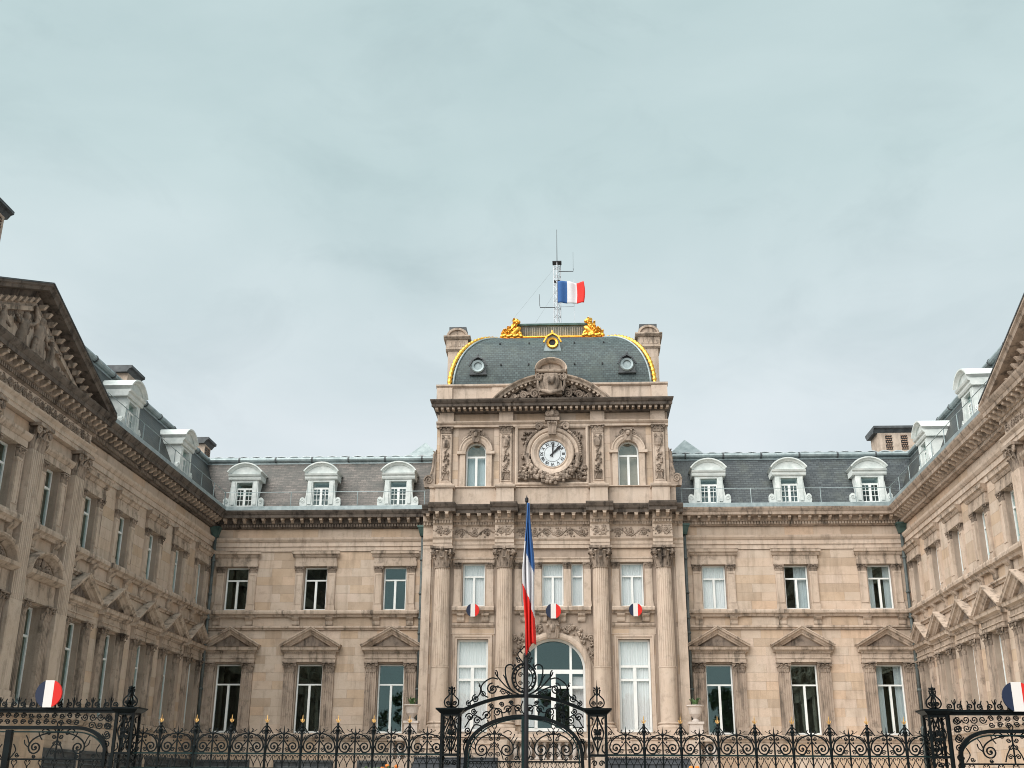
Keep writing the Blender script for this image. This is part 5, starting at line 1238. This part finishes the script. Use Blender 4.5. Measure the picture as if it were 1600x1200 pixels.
def build_gate():
    G = thing('central_gate', 'black wrought-iron gate with arched overthrow and oval cartouche, behind the flagpole', 'gate', (GX, YF, 0))
    for s in (-1, 1): gate_post(G, s * 1.38)
    # overthrow: two arched beams with scrolls between
    top = [(1.17 * t, 3.06 + .27 * cos(pi / 2 * min(1, abs(t)) ** 1.15)) for t in [i / 14 - 1 for i in range(29)]]
    o = part('overthrow', MB().sweep(top, [(-.03, -.05), (-.03, .05), (.03, .06), (.03, -.06)]), 'iron', G)
    inn = [(-1.10, 2.0), (-1.08, 2.3)] + arc(0, 2.3, 1.08, pi, 0, 28, .66)[1:-1] + [(1.08, 2.3), (1.10, 2.0)]
    part('inner_arch', MB().sweep(inn, [(-.032, -.045), (-.032, .045), (.032, .045), (.032, -.045)]), 'iron', o)
    part('inner_arch', MB().sweep([(u * .955, z - .045) for u, z in inn], [(-.012, -.03), (-.012, .03), (.012, .03), (.012, -.03)]), 'iron_green', o)
    b = MB(1.35)
    for s in (-1, 1):
        for c, z, r, a, t in ((.12, 3.10, .075, pi, -1.6), (.30, 3.08, .08, 0, 1.6), (.50, 3.03, .085, pi, -1.6), (.70, 2.97, .085, 0, 1.6), (.88, 2.88, .08, pi, -1.6), (1.03, 2.94, .08, 0, 1.6), (1.06, 2.70, .07, pi, 1.6), (1.10, 2.52, .05, 0, -1.6), (.95, 3.05, .06, pi, 1.6), (.42, 3.17, .05, 0, 1.5), (.62, 3.14, .05, 0, 1.5), (.24, 3.2, .045, 0, 1.5)):
            b.tube(dd([(s * x, y) for x, y in spiral(c, z, r, .008, a, t, 16)], 0), .012, 4)
            b.ball((s * c, 0, z), .014, 5, 3)
        for p in ([(.05, 3.02), (.2, 3.16), (.38, 3.02), (.58, 3.11), (.78, 2.90), (.95, 2.98), (1.12, 2.75)], [(1.0, 2.66), (1.06, 2.55), (1.13, 2.42), (1.11, 2.25)], [(.8, 2.78), (.93, 2.80), (1.02, 2.66), (1.12, 2.6)], [(.0, 3.0), (.06, 3.1), (.02, 3.24)]): b.tube(dd([(s * x, y) for x, y in p], 0), .012, 4)
        for i in range(7): b.leaf((s * (.15 + i * .13), 0, 2.99 - .012 * i * i), (s * .7, .7), .04, .10)
    part('overthrow_scrolls', b, 'iron', o)
    # crest
    c = MB(1.35); oz = 3.66
    c.sweep(arc(0, oz, .165, 0, 2 * pi, 28, .20)[:-1], [(-.012, -.03), (-.012, .03), (.012, .03), (.012, -.03)], True)
    c.sweep(arc(0, oz, .225, 0, 2 * pi, 28, .265)[:-1], [(-.018, -.03), (-.018, .03), (.018, .03), (.018, -.03)], True)
    for i in range(18): a = 2 * pi * i / 18; c.ball((.195 * cos(a), 0, oz + .235 * sin(a)), .02, 5, 3)
    for s in (-1, 1):
        P = lambda pts, r=.014: c.tube(dd([(s * x, y) for x, y in pts], 0), r, 4)
        P([(.10, 3.36), (.24, 3.44), (.33, 3.62), (.36, 3.80), (.33, 3.89), (.25, 3.91), (.20, 3.86), (.23, 3.82)]); P([(.16, 3.38), (.29, 3.5), (.36, 3.66), (.40, 3.72)], .012)
        P([(.20, 3.40), (.36, 3.52), (.52, 3.70), (.55, 3.77)], .013); c.leaf((s * .5, 0, 3.67), (s * .6, .4), .05, .14)
        P([(.22, 3.36), (.40, 3.46), (.56, 3.5), (.66, 3.40)], .012); P(spiral(.60, 3.46, .11, .012, pi * .5, -1.75, 22), .014); P([(.5, 3.64), (.62, 3.66), (.76, 3.58), (.82, 3.48), (.78, 3.36), (.68, 3.3)], .013)
        P(spiral(.40, 3.40, .06, .008, 0, 1.6, 14), .011); P(spiral(.30, 3.38, .04, .006, 0, 1.5, 12), .010)
        P([(.82, 3.48), (.84, 3.38), (.9, 3.30), (.98, 3.26), (1.06, 3.18)], .013); P(spiral(.92, 3.28, .075, .008, pi * .5, -1.7, 16), .012); P(spiral(1.05, 3.19, .055, .008, pi * .5, -1.6, 14), .011); P(spiral(.78, 3.36, .06, .008, 0, 1.5, 14), .011)
        P([(.02, 3.95), (.08, 4.02), (.12, 4.10), (.08, 4.16), (.03, 4.12)], .012); P(spiral(.10, 3.98, .05, .006, pi, -1.5, 12), .011); P([(.0, 4.26), (.04, 4.2), (.09, 4.2)], .012); P(spiral(.07, 3.72, .05, .006, pi, -1.5, 12), .010); P(spiral(.07, 3.58, .045, .006, pi, 1.5, 12), .010)
        for x, z in ((.18, 3.90), (.14, 4.03), (.07, 4.17), (.85, 3.52), (.5, 3.5)): c.ball((s * x, 0, z), (.025, .015, .03), 5, 3)
        c.leaf((s * .83, 0, 3.44), (s, .3), .05, .14)
    c.tube([(0, 0, 3.3), (0, 0, 4.1)], .014, 4)
    part('crest', c, 'iron', o)
    for s in (-1, 1):
        b = MB(1.35); leaf_panel(b, *sorted((s * .05, s * 1.06))); part('gate_leaf', b, 'iron', G)
    part('meeting_stile', MB().box(-.045, .045, -.05, .05, .1, 2.96), 'iron_green', G)
build_gate()
def build_side_gate(s, lab):
    G = thing('side_gate', lab, 'gate', (GX + s * 7.62, YF, 0), group='side gates of the railing')
    W = 4.6; S = lambda a, b: sorted((s * a, s * b))
    gate_post(G, 0); gate_post(G, s * W)
    bm = part('beam', MB().box(*S(.1, W - .1), -.08, .08, 3.0, 3.05).box(*S(.1, W - .1), -.11, .11, 3.051, 3.092), 'iron', G)
    b = MB(1.35); n = 22
    for i in range(n):
        u = s * (.28 + (W - .56) * (i + .5) / n)
        if i % 2 == 0:
            for k in (-1, 1): b.tube(dd([(u + k * x, z) for x, z in spiral(.085, 3.155, .058, .008, -pi / 2, 1.6, 14)], 0), .011, 4)
            b.tube([(u, 0, 3.09), (u, 0, 3.22)], .012, 4); b.leaf((u, 0, 3.17), (.3, 1), .03, .12)
            for k in (-1, 1): b.tube([(u, 0, 3.18), (u + k * .03, 0, 3.23), (u + k * .045, 0, 3.28)], [.012, .008, .003], 4)
        else:
            for k in (-1, 1): b.tube([(u + k * .04, 0, 3.1), (u + k * .07, 0, 3.2), (u + k * .05, 0, 3.26)], .009, 4)
    part('cresting', b, 'iron', bm)
    x0, x1 = .22, W - .22; xc = (x0 + x1) / 2; R = .62
    inner = [(x0 + .16, 2.0)] + arc(x0 + .16 + R, 2.3, R, pi, pi / 2, 10, .42) + arc(x1 - .16 - R, 2.3, R, pi / 2, 0, 10, .42) + [(x1 - .16, 2.0)]
    inner = [(s * u, z) for u, z in inner]
    part('inner_arch', MB().sweep(inner, [(-.035, -.045), (-.035, .045), (.03, .045), (.03, -.045)]), 'iron', bm)
    part('inner_arch', MB().sweep([(u, z - .075) for u, z in inner], [(-.012, -.03), (-.012, .03), (.012, .03), (.012, -.03)]), 'iron_green', bm)
    b = MB(1.35); r = random.Random(3)
    for i in range(26):
        u = x0 + .1 + (x1 - x0 - .2) * (i + .5) / 26; edge = min(u - x0, x1 - u)
        zb = 2.75 if edge > .75 else 2.32 + .42 * math.sqrt(max(0, 1 - ((.78 - edge) / .7) ** 2)) if edge > .12 else 2.1
        z = 3.0
        while z - .1 > zb + .02:
            q = .055 if edge > .75 else .075; z -= q * 1.05
            b.tube(dd([(s * x, y) for x, y in spiral(u, z, q, .008, r.choice((0, pi)), r.choice((-1.6, 1.6)), 12)], 0), .010, 4); z -= q * 1.0
    for t in (0, 1):
        e = x0 + .12 if t == 0 else x1 - .12
        for k in range(6): b.tube(dd([(s * x, y) for x, y in spiral(e + (.03 if t == 0 else -.03), 2.9 - k * .16, .07, .008, 0, 1.6 if k % 2 else -1.6, 14)], 0), .011, 4)
        b.box(*S(e - .11, e - .08), -.02, .02, .1, 3.0)
    part('spandrel_scrolls', b, 'iron', bm)
    for a, e in ((x0 + .2, xc - .04), (xc + .04, x1 - .2)):
        b = MB(1.35); leaf_panel(b, *S(a, e)); part('gate_leaf', b, 'iron', G)
    part('meeting_stile', MB().box(*S(xc - .06, xc + .06), -.05, .05, .1, 2.68), 'iron', G)
    return G
build_side_gate(-1, 'wrought-iron gate with straight crested beam at the left edge')
build_side_gate(1, 'wrought-iron gate with straight crested beam at the right edge')

# ------------------------------------------------------------------ tricolour roundels
def roundel(loc, r, label, d=.0):
    o = bpy.data.objects.new('x', None); bpy.data.objects.remove(o)
    b = MB(); n = 12; k = .34
    def seg(a0, a1, m):
        b.m = m; pts = [(r * cos(a0 + (a1 - a0) * i / n), r * sin(a0 + (a1 - a0) * i / n)) for i in range(n + 1)]; b.prism(pts, -.02, .02)
    th = math.acos(k)
    seg(th, 2 * pi - th, 0) if 0 else None
    seg(pi - th, pi + th, 0); seg(-th, th, 2); b.m = 1
    b.prism([(-r * k, -r * sin(th) * 1.03), (r * k, -r * sin(th) * 1.03), (r * k, r * sin(th) * 1.03), (-r * k, r * sin(th) * 1.03)], -.02, .0205)
    o = part('tricolour_roundel', b, ['navy', 'roundel_white', 'red']); o.location = loc
    return tag(o, label, 'roundel', 'tricolour roundels')
roundel((-3.16, 44.62, 8.34), .26, 'tricolour disc under the left first-floor window of the pavilion')
roundel((.03, 44.62, 8.30), .30, 'tricolour disc hung in the middle under the clock')
roundel((3.26, 44.62, 8.34), .26, 'tricolour disc under the right first-floor window of the pavilion')
roundel((-9.24, 21.82, 3.34), .26, 'tricolour disc on the beam of the left side gate')
roundel((9.02, 21.82, 3.32), .27, 'tricolour disc on the beam of the right side gate')

# ------------------------------------------------------------------ flags
def cloth(name, fn, nu, nv, cols, parent, stripe):      # fn(s,t)->(u,d,z); stripe(s,t)->material index
    b = MB(); vs_ = [fn(i / nu, j / nv) for j in range(nv + 1) for i in range(nu + 1)]
    o0 = len(b.v); b.v += [(a, -d, z) for a, d, z in vs_]
    for j in range(nv):
        for i in range(nu):
            b.f.append([j * (nu + 1) + i, j * (nu + 1) + i + 1, (j + 1) * (nu + 1) + i + 1, (j + 1) * (nu + 1) + i]); b.mi.append(stripe((i + .5) / nu, (j + .5) / nv))
    o = part(name, b, cols, parent, smooth=True)
    md = o.modifiers.new('thick', 'SOLIDIFY'); md.thickness = .006
    return o
def build_flags():
    F = thing('flagpole', 'tall black flagpole rising in front of the central gate', 'flagpole', (.02, 21.0, 0))
    part('pole', MB().lathe(0, 0, [(.045, 0), (.04, 3.0), (.028, 4.0), (.022, 6.85)], 10), 'black', F, smooth=True)
    part('pole_tip', MB().lathe(0, 0, [(.022, 6.851), (.034, 6.87), (.034, 6.93), (.012, 6.95), (.004, 6.99)], 8), 'black', F)
    part('pole_collar', MB().lathe(0, 0, [(.05, 3.95), (.055, 3.98), (.05, 4.01)], 10), 'black', F)
    fl = thing('hanging_flag', 'limp tricolour flag drooping down the black flagpole', 'flag', (.02, 21.0, 0))
    # hoist tied along the pole, fly end fallen: a gathered drape, narrow at the top, fuller below
    def f(s, t):                                     # s across the gathered folds, t down
        z = 6.82 - 2.66 * t
        w = .035 + .13 * min(1, t * 2.2) * (1 - .12 * t); off = .035 + .035 * t - .03 * sin(pi * t)
        z += (.16 * (s - .5)) * min(1, t * 1.6) - (.20 * abs(s - .62) * (t > .9) * (t - .9) * 10)
        fold = .055 * min(1, t * 3 + .2) * sin(s * pi * 5.2 + 1.3 * t) + .02 * sin(s * 9 + t * 7)
        return (off + (s - .42) * w * 2 * .62 + .012 * sin(t * 9 + s * 4), .06 + fold, z)
    def st(s, t):
        k = t - .30 * (s - .5)
        return 0 if k < .40 else (1 if k < .70 else 2)
    cloth('cloth', f, 44, 70, ['blue', 'white', 'red'], fl, st)
    m = thing('radio_mast', 'pale lattice mast with whip aerials on the pavilion roof', 'mast', (.22, 49.0, 21.9))
    lat = MB(); h = .16
    cs = [(-h, -h), (h, -h), (0, h)]
    for u, d in cs: lat.tube([(u, d, 0), (u, d, 3.75)], .020, 5)
    for i in range(9):
        z = .1 + i * .42
        for (a, b_) in ((0, 1), (1, 2), (2, 0)):
            lat.tube([(*cs[a], z), (*cs[b_], z + (.42 if i < 8 else .2))], .011, 4); lat.tube([(*cs[a], z), (*cs[b_], z)], .011, 4)
    part('lattice', lat, 'steel', m)
    part('mast_head', MB().box(-.22, .22, -.2, .2, 3.72, 3.76).box(-.14, .14, -.22, -.1, 2.78, 2.88), 'black', m)
    part('whip_aerial', MB().tube([(0, 0, 3.7), (0, 0, 5.55)], [.022, .010], 5), 'black', m)
    part('side_aerial', MB().tube([(.1, 0, 3.28), (.78, 0, 3.28), (.78, 0, 3.42)], .018, 5).tube([(.78, 0, 3.42), (.78, 0, 4.3)], .008, 4), 'black', m)
    part('side_aerial', MB().tube([(-.1, 0, 1.4), (-.82, 0, 1.4), (-.84, 0, 1.55)], .018, 5).tube([(-.84, 0, 1.5), (-.86, 0, 2.1)], .014, 4), 'black', m)
    part('side_aerial', MB().tube([(.80, 0, .3), (.80, 0, 2.85)], .010, 4).tube([(.1, 0, 1.42), (.80, 0, 1.42)], .010, 4), 'steel', m)
    part('guy_wire', MB().tube([(-.1, 0, 3.5), (-2.2, 1.0, .2)], .004, 3), 'pipe', m); part('guy_wire', MB().tube([(-.1, 0, 2.2), (-1.0, 1.2, .1)], .004, 3), 'pipe', m)
    fp = thing('roof_flag', 'tricolour flag blowing to the right from the rooftop mast', 'flag', (.22, 48.75, 21.9))
    part('flag_staff', MB().tube([(0, 0, 0), (0, 0, 2.75)], .02, 6), 'steel', fp)
    def g(s, t):
        return (.02 + 1.25 * s + .06 * sin(pi * t) * s * s, .10 * sin(s * 7.5 + .8 * t) * s + .04 * sin(s * 15), 2.64 - 1.12 * t - .06 * s + .07 * s * s * (1 - 2 * t) * 0 + .03 * sin(s * 6) * (1 - t))
    cloth('cloth', g, 36, 12, ['blue', 'white', 'red'], fp, lambda s, t: 0 if s < .36 else (1 if s < .72 else 2))
build_flags()

# ------------------------------------------------------------------ trees across the street, seen mirrored in the windows
def build_trees():
    rnd = random.Random(77)
    def crown(seed, r, h):
        q = random.Random(seed); b = MB(); n = 2600
        cl = [(q.gauss(0, r * .42), q.gauss(0, r * .42), h * .35 + q.random() * h * .62, q.uniform(.8, 1.5)) for _ in range(34)]
        for i in range(n):
            c = q.choice(cl); v = Vector((q.gauss(0, 1), q.gauss(0, 1), q.gauss(0, .8))).normalized() * c[3] * q.uniform(.6, 1.05)
            p = Vector(c[:3]) + v; a = Vector((q.gauss(0, 1), q.gauss(0, 1), q.gauss(0, 1))).normalized() * .28; e = a.cross(Vector((q.gauss(0, 1), q.gauss(0, 1), q.gauss(0, 1)))).normalized() * .18
            b.add([tuple(p - a), tuple(p + e), tuple(p + a), tuple(p - e)], [(0, 1, 2, 3)])
        return b
    def trunk(h):
        b = MB(); b.tube([(0, 0, -.12), (.1, 0, h * .25), (0, .1, h * .5), (.1, 0, h * .8)], [.32, .25, .18, .06], 8)
        for k in range(6): a = k * 2.2; b.tube([(0, 0, h * (.3 + .06 * k)), (1.0 * cos(a), 1.0 * sin(a), h * (.42 + .06 * k)), (1.9 * cos(a), 1.9 * sin(a), h * (.52 + .06 * k))], [.11, .07, .03], 6)
        return b
    ms = [(crown(i, 3.0 + .4 * i, 10 + 1.5 * i).mesh('crown'), trunk(10 + 1.5 * i).mesh('trunk')) for i in range(2)]
    for i, x in enumerate((-40, -31, -22.5, -15, -7.5, .5, 8, 17, 25, 34, 42)):
        o = thing('tree', 'leafy tree across the street, mirrored darkly in the ground-floor panes', 'tree', (x + rnd.uniform(-1, 1), -27 + rnd.uniform(-3, 3), 0), rnd.uniform(0, 6), group='trees mirrored in the windows')
        link('crown', ms[i % 2][0], 'leaf', o); link('trunk', ms[i % 2][1], 'bark', o)
build_trees()
